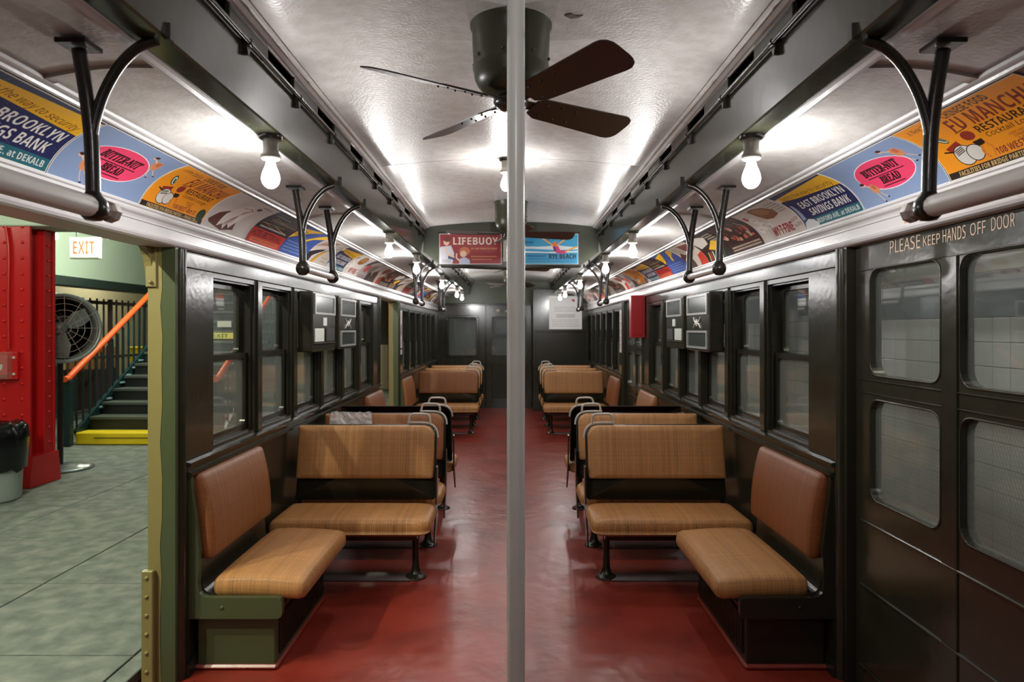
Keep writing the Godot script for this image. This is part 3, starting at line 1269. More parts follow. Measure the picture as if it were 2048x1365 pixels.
func make_bench(sx: float, panel: Material, weave: Material, weave2: Material) -> Node3D:
	# wall bench with its end panel towards the camera; local origin on the floor at x 1.2, d 3.5
	var o := Node3D.new()
	var O := Vector3(-sx * 1.2, 0, 3.5)
	var P := func(x: float, h: float, d: float) -> Vector3: return V(sx * x, h, d) + O
	var s := ST()
	var pts := PackedVector2Array()
	for a in [[1.466, 0.250], [1.466, 0.882], [1.436, 0.884], [1.430, 0.80], [1.412, 0.68], [1.398, 0.55], [1.402, 0.46], [1.405, 0.40], [1.398, 0.368], [1.380, 0.350], [1.361, 0.344], [1.050, 0.344], [1.036, 0.339], [1.028, 0.326], [1.028, 0.272], [1.033, 0.258], [1.046, 0.250]]:
		pts.append(Vector2(a[0], a[1]))
	prism(s, pts, O, Vector3(sx, 0, 0), Vector3.UP, Vector3(0, 0, -1), 3.06, 3.092)
	part(s, "end_panel", panel, o)
	for b in [[1.454, 0.376], [1.296, 0.3]]:
		s = ST()
		lathe(s, [[0.0085, 0.0], [0.008, 0.003], [0.004, 0.0045], [0.0, 0.005]], P.call(b[0], b[1], 3.06), Vector3(0, 0, 1), 10)
		part(s, "screw", panel, o)
	s = ST()
	var lo: Vector3 = P.call(1.073, 0.0, 3.11)
	var hi: Vector3 = P.call(1.43, 0.26, 3.9)
	cbox(s, (lo + hi) / 2, ((hi - lo) / 2).abs(), 0.006)
	part(s, "pedestal_box", panel, o)
	s = ST()
	for k in 30:
		var c: Vector3 = P.call(1.070, 0.14, 3.16 + 0.0245 * k)
		cbox(s, c, Vector3(0.006, 0.09, 0.005))
	part(s, "heater_grille", M.dark_green, o)
	s = ST()
	lo = P.call(1.062, 0.0, 3.095)
	hi = P.call(1.44, 0.024, 3.91)
	cbox(s, (lo + hi) / 2, ((hi - lo) / 2).abs(), 0.009)
	part(s, "base_moulding", M.floor_red, o)
	# curved kick plate between seat and back
	s = ST()
	var kp := PackedVector2Array()
	for a in [[1.415, 0.56], [1.408, 0.5], [1.405, 0.44], [1.402, 0.40], [1.394, 0.375], [1.378, 0.36], [1.355, 0.352], [1.34, 0.345], [1.34, 0.33], [1.44, 0.33], [1.44, 0.56]]:
		kp.append(Vector2(a[0], a[1]))
	prism(s, kp, O, Vector3(sx, 0, 0), Vector3.UP, Vector3(0, 0, -1), 3.093, 3.9, true)
	part(s, "kick_plate", M.dark_green, o)
	s = ST()
	rbox(s, Vector3(0.215, 0.048, 0.4), 0.04, Vector3i(5, 1, 8), func(v: Vector3) -> Vector3:
		var k := 1.0 - pow(v.x / 0.215, 2.0) * 0.6 - pow(v.z / 0.4, 4.0) * 0.5
		var up := v.y + (0.016 * k if v.y > 0 else 0.0) - (0.012 * clampf((v.x + 0.1) / 0.3, 0, 1))
		return Vector3(-sx * v.x + sx * 1.147, 0.372 + up, v.z - 3.495) + O)
	part(s, "cushion", weave2, o)
	s = ST()
	rbox(s, Vector3(0.03, 0.197, 0.385), 0.026, Vector3i(1, 6, 8), func(v: Vector3) -> Vector3:
		var h := 0.695 + v.y
		var k := 1.0 - pow(v.y / 0.197, 2.0)
		return Vector3(sx * (1.385 + (h - 0.5) * 0.13 + v.x - (0.018 * k if v.x < 0 else 0.0)), h, v.z - 3.49) + O)
	part(s, "woven_back", weave, o)
	return o


func place(proto: Node3D, called: String, at: Vector3, turn: float, label: String, category: String, group: String) -> Node3D:
	var o: Node3D = proto.duplicate()
	o.name = numbered(called)
	add_child(o)
	o.position = at
	o.rotation.y = turn
	metas(o, label, category, group)
	return o


func seats() -> void:
	var L := make_seat(-1, M.dark_green, M.rattan, M.rattan)
	var R := make_seat(1, M.dark_green, M.rattan_pale, M.rattan)
	var Ld := make_seat(-1, M.dark_green, M.rattan_dark, M.rattan)
	var cs := "cross seat"
	var grp := "woven cane cross seats"
	var shift := -0.24
	place(L, "cross_seat", V(-0.95, 0, 4.2), 0, "tan woven cane cross seat facing the camera, nearest on the left", cs, grp)
	place(R, "cross_seat", V(0.95, 0, 4.2), 0, "tan woven cane cross seat facing the camera, nearest on the right", cs, grp)
	place(Ld, "cross_seat", V(-0.95, 0, 4.83), 0, "brown woven cross seat draped with clear plastic, second on the left", cs, grp)
	place(R, "cross_seat", V(0.95, 0, 4.83), 0, "tan woven cross seat, second from the camera on the right", cs, grp)
	place(R, "cross_seat", V(-0.95, 0, 5.98), PI, "cross seat turned away showing a black back, on the left", cs, grp)
	place(L, "cross_seat", V(0.95, 0, 5.98), PI, "cross seat turned away showing a black back, on the right", cs, grp)
	for k in 3:
		var d: float = [10.1, 10.85, 11.7][k]
		var which: String = ["nearest", "middle", "farthest"][k]
		place(Ld if k == 0 else L, "cross_seat", V(-0.95, 0, d), 0, "%s of the three woven cross seats beyond the second left doorway" % which, cs, grp)
		place(R, "cross_seat", V(0.95, 0, d), 0, "%s of the three woven cross seats beyond the second right door" % which, cs, grp)
	for p in [L, R, Ld]:
		p.free()
	var bl := make_bench(-1, M.leaf_green, M.rattan_dark, M.rattan)
	var br := make_bench(1, M.dark_green, M.rattan_red, M.rattan_pale)
	var grp2 := "woven cane wall benches"
	place(bl, "wall_bench", V(-1.2, 0, 3.5), 0, "wall bench with green end panel beside the open doorway, near left", "bench", grp2)
	place(br, "wall_bench", V(1.2, 0, 3.5), 0, "wall bench with reddish cane back beside the hands-off door, near right", "bench", grp2)
	place(br, "wall_bench", V(-1.2, 0, 7.09), PI, "wall bench just before the second left doorway", "bench", grp2)
	place(bl, "wall_bench", V(1.2, 0, 7.09), PI, "wall bench just before the second right door", "bench", grp2)
	place(bl, "wall_bench", V(-1.2, 0, 9.36), 0, "wall bench just beyond the second left doorway", "bench", grp2)
	place(br, "wall_bench", V(1.2, 0, 9.36), 0, "wall bench just beyond the second right door", "bench", grp2)
	bl.free()
	br.free()
	# crumpled clear plastic over the second left seat
	var s := ST()
	s.set_smooth_group(-1)
	var n := FastNoiseLite.new()
	n.seed = 8
	n.frequency = 9.0
	var grid := []
	for i in 15:
		var row := []
		for j in 9:
			var u := i / 14.0
			var v := j / 8.0
			var x := -1.345 + 0.30 * u + 0.02 * v * (1 if i > 7 else -1)
			var h := 0.932 - 0.17 * v
			var bumpf := 0.02 * absf(n.get_noise_2d(u * 0.8, v * 0.5)) + 0.012
			var d := 5.10 + (h - 0.5) * 0.2 - 0.065 - bumpf
			row.append(V(x, h + 0.012 * n.get_noise_2d(u + 3.0, v), d))
		grid.append(row)
	for i in 14:
		for j in 8:
			quad(s, grid[i][j], grid[i + 1][j], grid[i + 1][j + 1], grid[i][j + 1], Vector3(0, 0, 1))
	var pm := plain_mat("plastic", Color(0.92, 0.92, 0.93, 0.5), 0.3)
	pm.transparency = BaseMaterial3D.TRANSPARENCY_ALPHA
	solo(s, "plastic_sheet", pm, "crumpled clear plastic sheet over the second left seat back", "plastic sheet")


# ------------------------------------------------------------------ lamps, fans, rails

func make_lamp() -> Node3D:
	# bare bulb in a ceramic socket hanging from the origin
	var o := Node3D.new()
	var s := ST()
	lathe(s, [[0.0, -0.012], [0.038, -0.012], [0.041, -0.008], [0.041, 0.0]], Vector3.ZERO, Vector3.UP, 20)
	part(s, "socket_base", M.iron, o)
	s = ST()
	lathe(s, [[0.0, -0.084], [0.029, -0.084], [0.034, -0.079], [0.034, -0.068], [0.028, -0.060], [0.026, -0.05], [0.027, -0.03], [0.029, -0.012], [0.0, -0.012]], Vector3.ZERO, Vector3.UP, 20)
	part(s, "socket", M.socket, o)
	s = ST()
	lathe(s, [[0.0, -0.186], [0.012, -0.184], [0.022, -0.177], [0.029, -0.167], [0.0325, -0.154], [0.0325, -0.146], [0.030, -0.133], [0.0245, -0.118], [0.019, -0.105], [0.0165, -0.094], [0.016, -0.084]], Vector3.ZERO, Vector3.UP, 24)
	var bm := StandardMaterial3D.new()
	bm.resource_name = "bulb_glow"
	bm.albedo_color = Color(0.95, 0.95, 0.95)
	bm.emission_enabled = true
	bm.emission = BULB_COLOR
	bm.emission_energy_multiplier = 4.0
	part(s, "bulb", bm, o)
	var l := OmniLight3D.new()
	l.name = "bulb_light"
	l.light_color = BULB_COLOR
	l.light_energy = BULB_ENERGY
	l.light_size = 0.032
	l.omni_range = 30.0
	l.omni_attenuation = 2.0
	l.shadow_enabled = true
	o.add_child(l)
	l.position = Vector3(0, -0.148, 0)
	return o


const LAMP_AT := [2.40, 4.74, 6.10, 8.35, 10.67, 11.76]


func lamps() -> void:
	var p := make_lamp()
	for sx in [-1.0, 1.0]:
		for k in LAMP_AT.size():
			place(p, "bulb_lamp", V(sx * 0.845, 2.23, LAMP_AT[k]), 0, "bare glowing bulb in socket, %s along the %s beam" % [ORDINAL[k], "left" if sx < 0 else "right"], "lamp", "bare bulbs along the beams")
	for k in 5:
		place(p, "bulb_lamp", V(-0.028, 2.518, [-2.6, 0.5, 3.87, 7.3, 10.7][k]), 0, "bare bulb on the middle of the ceiling, %s from the camera" % ORDINAL[k], "lamp", "bulbs on the ceiling centre line")
	p.free()


func make_fan(first: float, worn: bool) -> Node3D:
	var o := Node3D.new()
	var body := plain_mat("fan_green", rgb(64, 64, 48), 0.36)
	bumpy(body, M.ripple, 5.0, 0.06)
	var s := ST()
	lathe(s, [[0.0, -0.222], [0.062, -0.222], [0.088, -0.212], [0.106, -0.196], [0.116, -0.176], [0.120, -0.152], [0.1225, -0.142], [0.1225, -0.136], [0.120, -0.130], [0.1235, -0.06], [0.1245, -0.018], [0.130, -0.012], [0.132, 0.0]], Vector3.ZERO, Vector3.UP, 36)
	part(s, "motor_housing", body, o)
	for k in 8:
		s = ST()
		var a := PI2 * k / 8 + 0.2
		ball(s, Vector3(cos(a) * 0.1215, -0.118, sin(a) * 0.1215), 0.0055, 8)
		part(s, "bolt", body, o)
	s = ST()
	lathe(s, [[0.0, -0.272], [0.03, -0.272], [0.048, -0.262], [0.056, -0.25], [0.056, -0.238], [0.045, -0.230], [0.03, -0.222]], Vector3.ZERO, Vector3.UP, 24)
	part(s, "hub", M.iron, o)
	var bm := plain_mat("blade_brown", rgb(46, 34, 24), 0.3)
	for k in 4:
		var a := deg_to_rad(first + 90.0 * k)
		# direction in (x, d)
		var r := Vector3(cos(a), 0, -sin(a))
		var side := Vector3.UP.cross(r).normalized()
		if side.z < 0 and r.x > 0 or side.z > 0 and r.x < 0:
			pass
		# the edge towards the camera is high on the right, low on the left
		var pitch := deg_to_rad(-19.0)
		var w := (side * cos(pitch) + Vector3.UP * sin(pitch)).normalized()
		var up := r.cross(w).normalized()
		var pts := PackedVector2Array()
		for p in [[0.085, -0.032], [0.12, -0.05], [0.45, -0.066], [0.472, -0.064], [0.489, -0.054], [0.498, -0.038], [0.5, -0.02], [0.5, 0.02], [0.498, 0.038], [0.489, 0.054], [0.472, 0.064], [0.45, 0.066], [0.12, 0.05], [0.085, 0.032]]:
			pts.append(Vector2(p[0], p[1]))
		s = ST()
		prism(s, pts, Vector3(0, -0.246, 0), r, w, up, -0.002, 0.002)
		var b := part(s, "blade", bm, o)
		s = ST()
		prism(s, PackedVector2Array([Vector2(0.04, -0.016), Vector2(0.14, -0.022), Vector2(0.25, -0.02), Vector2(0.26, 0.0), Vector2(0.25, 0.02), Vector2(0.14, 0.022), Vector2(0.04, 0.016)]), Vector3(0, -0.246, 0), r, w, up, 0.002, 0.006)
		part(s, "blade_iron", M.iron, b)
		for q in [[0.13, 0.028], [0.13, -0.028], [0.19, 0.03], [0.19, -0.03], [0.25, 0.03], [0.25, -0.03]]:
			s = ST()
			ball(s, Vector3(0, -0.246, 0) + r * q[0] + w * q[1] - up * 0.003, 0.004, 6)
			part(s, "rivet", M.iron, b)
	return o


func fans() -> void:
	var at := [[2.18, -54.0, "ceiling fan with four dark brown blades, nearest the camera"], [5.2, 12.0, "second ceiling fan, just before the card panel"], [8.1, 20.0, "third ceiling fan, beyond the card panel"], [11.2, 40.0, "farthest ceiling fan near the end wall"]]
	for a in at:
		var f := make_fan(a[1], false)
		f.name = numbered("ceiling_fan")
		add_child(f)
		f.position = V(0.0, 2.522, a[0])
		metas(f, a[2], "fan", "ceiling fans")
	# flaked patch of ceiling paint beside the near fan
	var s := ST()
	s.set_smooth_group(-1)
	prism(s, PackedVector2Array([Vector2(0.165, 2.10), Vector2(0.185, 2.085), Vector2(0.20, 2.098), Vector2(0.222, 2.094), Vector2(0.21, 2.112), Vector2(0.185, 2.118)]), Vector3(0, 2.514, 0), Vector3.RIGHT, Vector3(0, 0, -1), Vector3.UP, 0.0, 0.006)
	solo(s, "paint_flake", plain_mat("flake", rgb(110, 84, 74), 0.7), "loose flake of ceiling paint beside the near fan", "paint flake")


func grab_rails() -> void:
	var list := [[-2.6, [-1.0, 1.6], "nearest the camera"], [3.2, [3.21, 3.75], "second from the camera"], [7.0, [7.02, 7.52], "third from the camera"], [9.5, [9.45, 9.95], "farthest from the camera"]]
	for sx in [-1.0, 1.0]:
		for a in list:
			var br: Array = a[1]
			var d0: float = a[0] if a[0] < 0 else br[0]
			var d1: float = br[br.size() - 1]
			var near: bool = a[0] < 0
			var t := thing("grab_rail", "white overhead grab rail on iron brackets, %s on the %s" % [a[2], "left" if sx < 0 else "right"], "grab rail", "overhead grab rails", V(sx * 0.98, 1.84, (d0 + d1) / 2))
			var s := ST()
			var x: float = sx * 0.979
			tube(s, [V(x, 1.836, d0 + 0.0), V(x, 1.836, d1 - (0.0 if near else 0.0))], 0.0255 if near else 0.017, 16)
			part(s, "pipe", M.pipe_white, t)
			for d in br:
				if d < -0.5:
					continue
				s = ST()
				tube(s, bend([V(sx * 0.979, 1.85, d), V(sx * 0.981, 1.93, d), V(sx * 0.984, 2.0, d), V(sx * 0.990, 2.06, d), V(sx * 1.0, 2.13, d), V(sx * 1.013, 2.205, d)]), 0.0165, 10)
				tube(s, bend([V(sx * 0.983, 1.99, d), V(sx * 0.974, 2.045, d), V(sx * 0.952, 2.11, d), V(sx * 0.915, 2.172, d), V(sx * 0.872, 2.212, d), V(sx * 0.83, 2.228, d)]), 0.0125, 10)
				var bk := part(s, "bracket", M.iron, t)
				s = ST()
				lathe(s, [[0.0, -0.033], [0.018, -0.03], [0.03, -0.016], [0.0335, 0.0], [0.03, 0.016], [0.02, 0.028], [0.016, 0.036]], V(x, 1.836, d), Vector3.UP, 18)
				part(s, "ball_end", M.iron, bk)
				s = ST()
				cbox(s, V(sx * 1.013, 2.216, d), Vector3(0.036, 0.006, 0.036), 0.002)
				part(s, "ceiling_plate", M.iron, bk)
				s = ST()
				cbox(s, V(sx * 0.802, 2.246, d), Vector3(0.008, 0.02, 0.011), 0.002)
				part(s, "beam_strap", M.iron, bk)
			if near:
				# hexagonal plug at the pipe's end
				s = ST()
				lathe(s, [[0.0, 0.062], [0.010, 0.062], [0.011, 0.056], [0.026, 0.054], [0.026, 0.034], [0.019, 0.030], [0.019, 0.0]], V(x, 1.836, d1 + 0.02), Vector3(0, 0, -1), 8, false)
				part(s, "end_plug", M.steel, t)
	# centre pole
	var p := thing("grab_pole", "white enamelled pole from floor to ceiling in the middle of the aisle", "pole", "", V(0.013, 0, 1.8))
	var s := ST()
	tube(s, [V(0.013, 0.0, 1.8), V(0.013, 2.52, 1.8)], 0.0238, 28)
	var im := sheet(128, 1024, rgb(236, 236, 232))
	var r := RandomNumberGenerator.new()
	r.seed = 12
	for k in 26:
		var y := r.randf_range(4, 210) if k < 20 else r.randf_range(210, 700)
		blob(im, r.randf_range(2, 126), y, r.randf_range(0.8, 2.4), r.randf_range(0.8, 3.2), rgb(30, 26, 22))
	part(s, "pole", print_mat(im, 0.26), p)
	s = ST()
	lathe(s, [[0.05, 0.0], [0.048, 0.012], [0.03, 0.02], [0.026, 0.04], [0.0239, 0.045]], V(0.013, 0.0, 1.8), Vector3.UP, 20)
	part(s, "floor_flange", M.iron, p)


# ------------------------------------------------------------------ signs, cards

func sign_boxes() -> void:
	for sx in [-1.0, 1.0]:
		for k in 2:
			var d0: float = [4.69, 5.41][k]
			var d1: float = [5.29, 5.98][k]
			var side := "left" if sx < 0 else "right"
			var plain_one: bool = (k == 0) == (sx < 0)
			var lab := "olive sign box with white and black squares on the %s wall" % side if plain_one else "olive sign box with a spider-like star emblem on the %s wall" % side
			var t := thing("sign_box", lab, "sign box", "destination sign boxes", V(sx * 1.41, 1.39, (d0 + d1) / 2))
			var s := ST()
			bx(s, sx * 1.362, sx * 1.465, 1.392, 1.815, d0, d1, 0.008)
			part(s, "case", M.green, t)
			s = ST()
			for h in [[1.64, 1.795], [1.41, 1.42], [1.625, 1.635]]:
				pass
			frame(s, [d0 + 0.03, d0 + 0.055, d1 - 0.055, d1 - 0.03], [1.655, 1.67, 1.785, 1.80], [[d0 + 0.055, 1.67, d1 - 0.055, 1.785, 0.0]], Vector3.ZERO, Vector3(0, 0, -1), Vector3.UP, Vector3(sx, 0, 0), 1.352, 1.363)
			part(s, "window_frame", plain_mat("frame_grey", rgb(150, 150, 146), 0.3), t)
			s = ST()
			bx(s, sx * 1.359, sx * 1.3605, 1.67, 1.785, d0 + 0.055, d1 - 0.055)
			var rm := plain_mat("roll_sign", rgb(66, 72, 68), 0.14)
			part(s, "roll_sign_glass", rm, t)
			s = ST()
			var mid := (d0 + d1) / 2
			if plain_one:
				bx(s, sx * 1.358, sx * 1.364, 1.575, 1.635, mid - 0.04, mid + 0.05, 0.001)
				part(s, "number_plate", plain_mat("plate_white", rgb(214, 214, 208), 0.4), t)
				s = ST()
				bx(s, sx * 1.357, sx * 1.364, 1.462, 1.556, d0 + 0.04, mid - 0.03, 0.001)
				part(s, "white_square", plain_mat("plate_pale", rgb(206, 212, 202), 0.4), t)
				s = ST()
				bx(s, sx * 1.357, sx * 1.364, 1.462, 1.556, mid + 0.03, d1 - 0.04, 0.001)
				part(s, "black_square", M.black, t)
				s = ST()
				bx(s, sx * 1.352, sx * 1.364, 1.446, 1.454, d0 + 0.03, d1 - 0.03, 0.002)
				part(s, "ledge", M.green, t)
			else:
				frame(s, [d0 + 0.03, d0 + 0.055, d1 - 0.055, d1 - 0.03], [1.41, 1.425, 1.525, 1.54], [[d0 + 0.055, 1.425, d1 - 0.055, 1.525, 0.0]], Vector3.ZERO, Vector3(0, 0, -1), Vector3.UP, Vector3(sx, 0, 0), 1.352, 1.363)
				part(s, "window_frame", M.frame_grey, t)
				s = ST()
				bx(s, sx * 1.359, sx * 1.3605, 1.425, 1.525, d0 + 0.055, d1 - 0.055)
				part(s, "roll_sign_glass", rm, t)
				s = ST()
				var c := V(sx * 1.358, 1.598, mid)
				tube(s, [c + Vector3(0, -0.026, 0), c, c + Vector3(0, 0.026, 0)], [0.006, 0.013, 0.005], 8)
				for g in [-1.0, 1.0]:
					for k2 in [-1.0, 1.0]:
						tube(s, [c, c + Vector3(0, 0.010 * k2, 0.055 * g), c + Vector3(0, 0.040 * k2, 0.095 * g)], [0.008, 0.006, 0.003], 6)
				part(s, "emblem", plain_mat("emblem_white", rgb(210, 208, 200), 0.4), t)


func card_mesh(sx: float, d0: float, d1: float) -> ArrayMesh:
	# thin printed card bowed into the cove; u runs the way the print reads
	var s := ST()
	s.set_smooth_group(0)
	var n := 12
	var front := []
	var rear := []
	for i in n + 1:
		var t := 0.02 + 0.955 * i / n
		var p := cove(t)
		var q := cove(t + 0.01) - cove(t - 0.01)
		var nn := Vector2(-q.y, q.x).normalized()
		if nn.x > 0:
			nn = -nn
		front.append(p + nn * 0.004)
		rear.append(p + nn * 0.0022)
	var near_u := 0.0 if sx < 0 else 1.0
	for i in n:
		var f0: Vector2 = front[i]
		var f1: Vector2 = front[i + 1]
		var hint := Vector3(-sx * (f1.y - f0.y), -(f0.x - f1.x), 0)
		var v0 := 1.0 - float(i) / n
		var v1 := 1.0 - float(i + 1) / n
		quad(s, V(sx * f0.x, f0.y, d0), V(sx * f0.x, f0.y, d1), V(sx * f1.x, f1.y, d1), V(sx * f1.x, f1.y, d0), hint, [Vector2(near_u, v0), Vector2(1 - near_u, v0), Vector2(1 - near_u, v1), Vector2(near_u, v1)])
	s.set_smooth_group(-1)
	for i in n:
		var f0: Vector2 = front[i]
		var f1: Vector2 = front[i + 1]
		var r0: Vector2 = rear[i]
		var r1: Vector2 = rear[i + 1]
		quad(s, V(sx * r0.x, r0.y, d0), V(sx * r0.x, r0.y, d1), V(sx * r1.x, r1.y, d1), V(sx * r1.x, r1.y, d0), Vector3(sx * (f1.y - f0.y), f0.x - f1.x, 0))
		for e in [[d0, 1.0], [d1, -1.0]]:
			quad(s, V(sx * f0.x, f0.y, e[0]), V(sx * r0.x, r0.y, e[0]), V(sx * r1.x, r1.y, e[0]), V(sx * f1.x, f1.y, e[0]), Vector3(0, 0, e[1]))
	s.generate_normals()
	return s.commit()


func paint_bank() -> Image:
	var im := sheet(960, 500, rgb(22, 36, 88))
	for k in 260:
		blob(im, rng.randf_range(0, 960), rng.randf_range(0, 400), 1.6, 1.6, rgb(170, 190, 220))
	im.fill_rect(Rect2i(0, 410, 960, 90), rgb(22, 104, 118))
	poly(im, [0, 92, 60, 60, 960, 22, 960, 190, 300, 150, 60, 120, 0, 118], rgb(242, 186, 22))
	poly(im, [0, 70, 30, 62, 60, 78, 40, 120, 0, 130], rgb(225, 225, 220))
	write(im, "lights the way to security", 90, 64, 800, 74, rgb(120, 50, 20), "sans", 0.3, -44)
	write(im, "EAST BROOKLYN", 170, 200, 730, 80, rgb(232, 230, 222), "sans bold", 0.15)
	write(im, "SAVINGS BANK", 230, 304, 640, 80, rgb(232, 230, 222), "sans bold", 0.15)
	write(im, "BEDFORD AVE. at DEKALB", 250, 428, 670, 46, rgb(225, 228, 224))
	poly(im, [24, 400, 36, 210, 58, 190, 80, 210, 92, 400], rgb(150, 160, 190))
	poly(im, [0, 500, 40, 430, 120, 400, 200, 420, 260, 470, 250, 500], rgb(216, 218, 220))
	border(im, rgb(228, 226, 220), 7)
	return im


func border(im: Image, col: Color, w: int) -> void:
	var a := im.get_width()
	var b := im.get_height()
	im.fill_rect(Rect2i(0, 0, a, w), col)
	im.fill_rect(Rect2i(0, b - w, a, w), col)
	im.fill_rect(Rect2i(0, 0, w, b), col)
	im.fill_rect(Rect2i(a - w, 0, w, b), col)


func dancer(im: Image, x: float, y: float, k: float) -> void:
	# small figure in a wide orange dress, kicking
	stroke(im, [x + 10 * k, y + 60, x + 40 * k, y + 120, x + 66 * k, y + 150], 9, rgb(216, 190, 170))
	stroke(im, [x + 34 * k, y + 50, x + 80 * k, y + 92, x + 122 * k, y + 120], 9, rgb(216, 190, 170))
	blob(im, x + 70 * k, y + 154, 12, 6, rgb(30, 26, 30))
	blob(im, x + 128 * k, y + 124, 12, 6, rgb(30, 26, 30))
	poly(im, [x - 20 * k, y - 14, x + 40 * k, y - 22, x + 74 * k, y + 30, x + 60 * k, y + 74, x - 10 * k, y + 64, x - 30 * k, y + 16], rgb(214, 142, 98))
	poly(im, [x, y - 6, x + 44 * k, y - 14, x + 50 * k, y + 30, x + 10 * k, y + 34], rgb(196, 104, 72))
	stroke(im, [x - 16 * k, y, x - 66 * k, y - 26], 12, rgb(222, 190, 166))
	blob(im, x - 84 * k, y - 34, 19, 16, rgb(224, 186, 160))
	blob(im, x - 78 * k, y - 44, 24, 13, rgb(62, 34, 30))


func paint_bread() -> Image:
	var im := sheet(960, 500, rgb(134, 156, 192))
	dancer(im, 760, 116, 1.0)
	blob(im, 480, 255, 318, 152, rgb(240, 226, 228))
	blob(im, 480, 255, 310, 144, rgb(238, 70, 112))
	for k in 3:
		write(im, "BUTTER-NUT", 268 + 3 * k, 172 + k, 400, 74, rgb(40, 14, 22), "serif bold", 0.2)
		write(im, "BREAD", 372 + 3 * k, 278 + k, 210, 68, rgb(40, 14, 22), "serif bold", 0.2)
	stroke(im, [276, 268, 690, 268], 8, rgb(40, 14, 22))
	stroke(im, [364, 368, 610, 368], 8, rgb(40, 14, 22))
	dancer(im, 230, 330, 0.9)
	border(im, rgb(230, 230, 230), 6)
	return im


func paint_restaurant() -> Image:
	var im := sheet(960, 500, rgb(240, 152, 28))
	var ink := rgb(30, 20, 16)
	var red := rgb(132, 42, 30)
	write(im, "A New Thrill in", 60, 34, 270, 40, ink, "serif", 0.3)
	write(im, "CHINESE FOOD", 380, 20, 330, 52, ink)
	write(im, "FU MANCHU", 300, 84, 590, 108, red, "sans bold", 0.25)
	write(im, "RESTAURANT", 420, 206, 430, 56, ink)
	write(im, "Cocktail Lounge", 440, 272, 380, 48, ink, "sans")
	write(im, "LUNCHEON", 560, 330, 120, 17, red, "sans")
	write(im, "DINNER", 580, 352, 86, 17, red, "sans")
	write(im, "SUPPER", 592, 374, 82, 17, red, "sans")
	write(im, "108 WEST 49th ST.", 420, 388, 380, 48, red)
	im.fill_rect(Rect2i(0, 450, 960, 50), ink)
	write(im, "FACILITIES FOR BRIDGE PARTIES — PHONE CIRCLE", 90, 458, 800, 30, rgb(226, 190, 120))
	# rickshaw with its runner
	blob(im, 150, 190, 66, 26, rgb(30, 70, 44), 0.9)
	blob(im, 156, 194, 52, 18, rgb(222, 222, 210), 0.9)
	blob(im, 164, 198, 38, 10, rgb(60, 84, 60), 0.9)
	poly(im, [120, 280, 236, 250, 250, 320, 150, 340], rgb(150, 44, 30))
	stroke(im, [90, 300, 190, 330, 330, 352], 12, ink)
	for c in [[215, 362, 78], [292, 370, 62]]:
		blob(im, c[0], c[1], c[2], c[2], ink)
		blob(im, c[0], c[1], c[2] - 6, c[2] - 6, rgb(216, 214, 206))
	for k in 4:
		stroke(im, [160, 318 + 12 * k, 235, 300 + 12 * k], 6, ink)
	blob(im, 338, 246, 46, 40, rgb(146, 46, 34))
	stroke(im, [290, 200, 380, 190], 6, ink)
	poly(im, [320, 300, 392, 296, 398, 336, 340, 344], ink)
	stroke(im, [356, 340, 340, 390, 370, 436], 15, rgb(226, 130, 40))
	stroke(im, [392, 330, 420, 372, 404, 440], 15, rgb(226, 130, 40))
	blob(im, 880, 410, 62, 66, rgb(26, 64, 40))
	border(im, rgb(236, 220, 190), 5)
	return im


func paint_feather() -> Image:
	var im := sheet(640, 340, rgb(206, 200, 196))
	poly(im, [40, 280, 110, 210, 200, 170, 300, 190, 380, 230, 400, 300, 240, 330, 60, 300], rgb(92, 52, 44))
	poly(im, [170, 310, 190, 200, 250, 120, 330, 70, 430, 90, 470, 60, 440, 150, 400, 220, 330, 300, 290, 270, 260, 320, 230, 280], rgb(222, 216, 210))
	for k in 9:
		stroke(im, [430 - 10 * k, 90 + 6 * k, 220 + 14 * k, 300 - 6 * k], 3, rgb(150, 110, 100))
	blob(im, 446, 70, 30, 16, rgb(60, 36, 32))
	stroke(im, [290, 110, 370, 90, 420, 110], 6, rgb(160, 70, 60))
	lines_of(im, 430, 30, 150, 1, 10, 9, rgb(90, 80, 76))
	border(im, rgb(224, 222, 218), 5)
	return im


func paint_hotel() -> Image:
	var im := sheet(640, 340, rgb(26, 26, 40))
	for k in 14:
		var y := rng.randf_range(16, 150)
		stroke(im, [rng.randf_range(20, 300), y, rng.randf_range(320, 600), y + rng.randf_range(-40, 50)], rng.randf_range(3, 9), rgb(150, 130, 60) if k % 2 else rgb(90, 80, 70))
	lines_of(im, 60, 176, 500, 1, 12, 14, rgb(206, 200, 196))
	im.fill_rect(Rect2i(0, 210, 640, 130), rgb(196, 42, 34))
	write(im, "HOTEL BRITTON HALL", 40, 222, 560, 58, rgb(40, 16, 20))
	im.fill_rect(Rect2i(60, 296, 520, 30), rgb(226, 110, 40))
	lines_of(im, 80, 304, 480, 1, 12, 12, rgb(150, 40, 30))
	return im


func paint_blue() -> Image:
	var im := sheet(640, 340, rgb(52, 84, 158))
	poly(im, [0, 40, 300, 0, 380, 0, 240, 60, 120, 130, 0, 190], rgb(240, 190, 30))
	poly(im, [330, 150, 520, 20, 640, 0, 640, 60, 460, 110, 340, 190], rgb(240, 190, 30))
	lines_of(im, 20, 60, 160, 3, 30, 12, rgb(130, 90, 30))
	lines_of(im, 40, 210, 500, 4, 30, 13, rgb(120, 146, 196))
	stroke(im, [20, 190, 220, 110, 330, 40], 7, rgb(30, 34, 60))
	return im


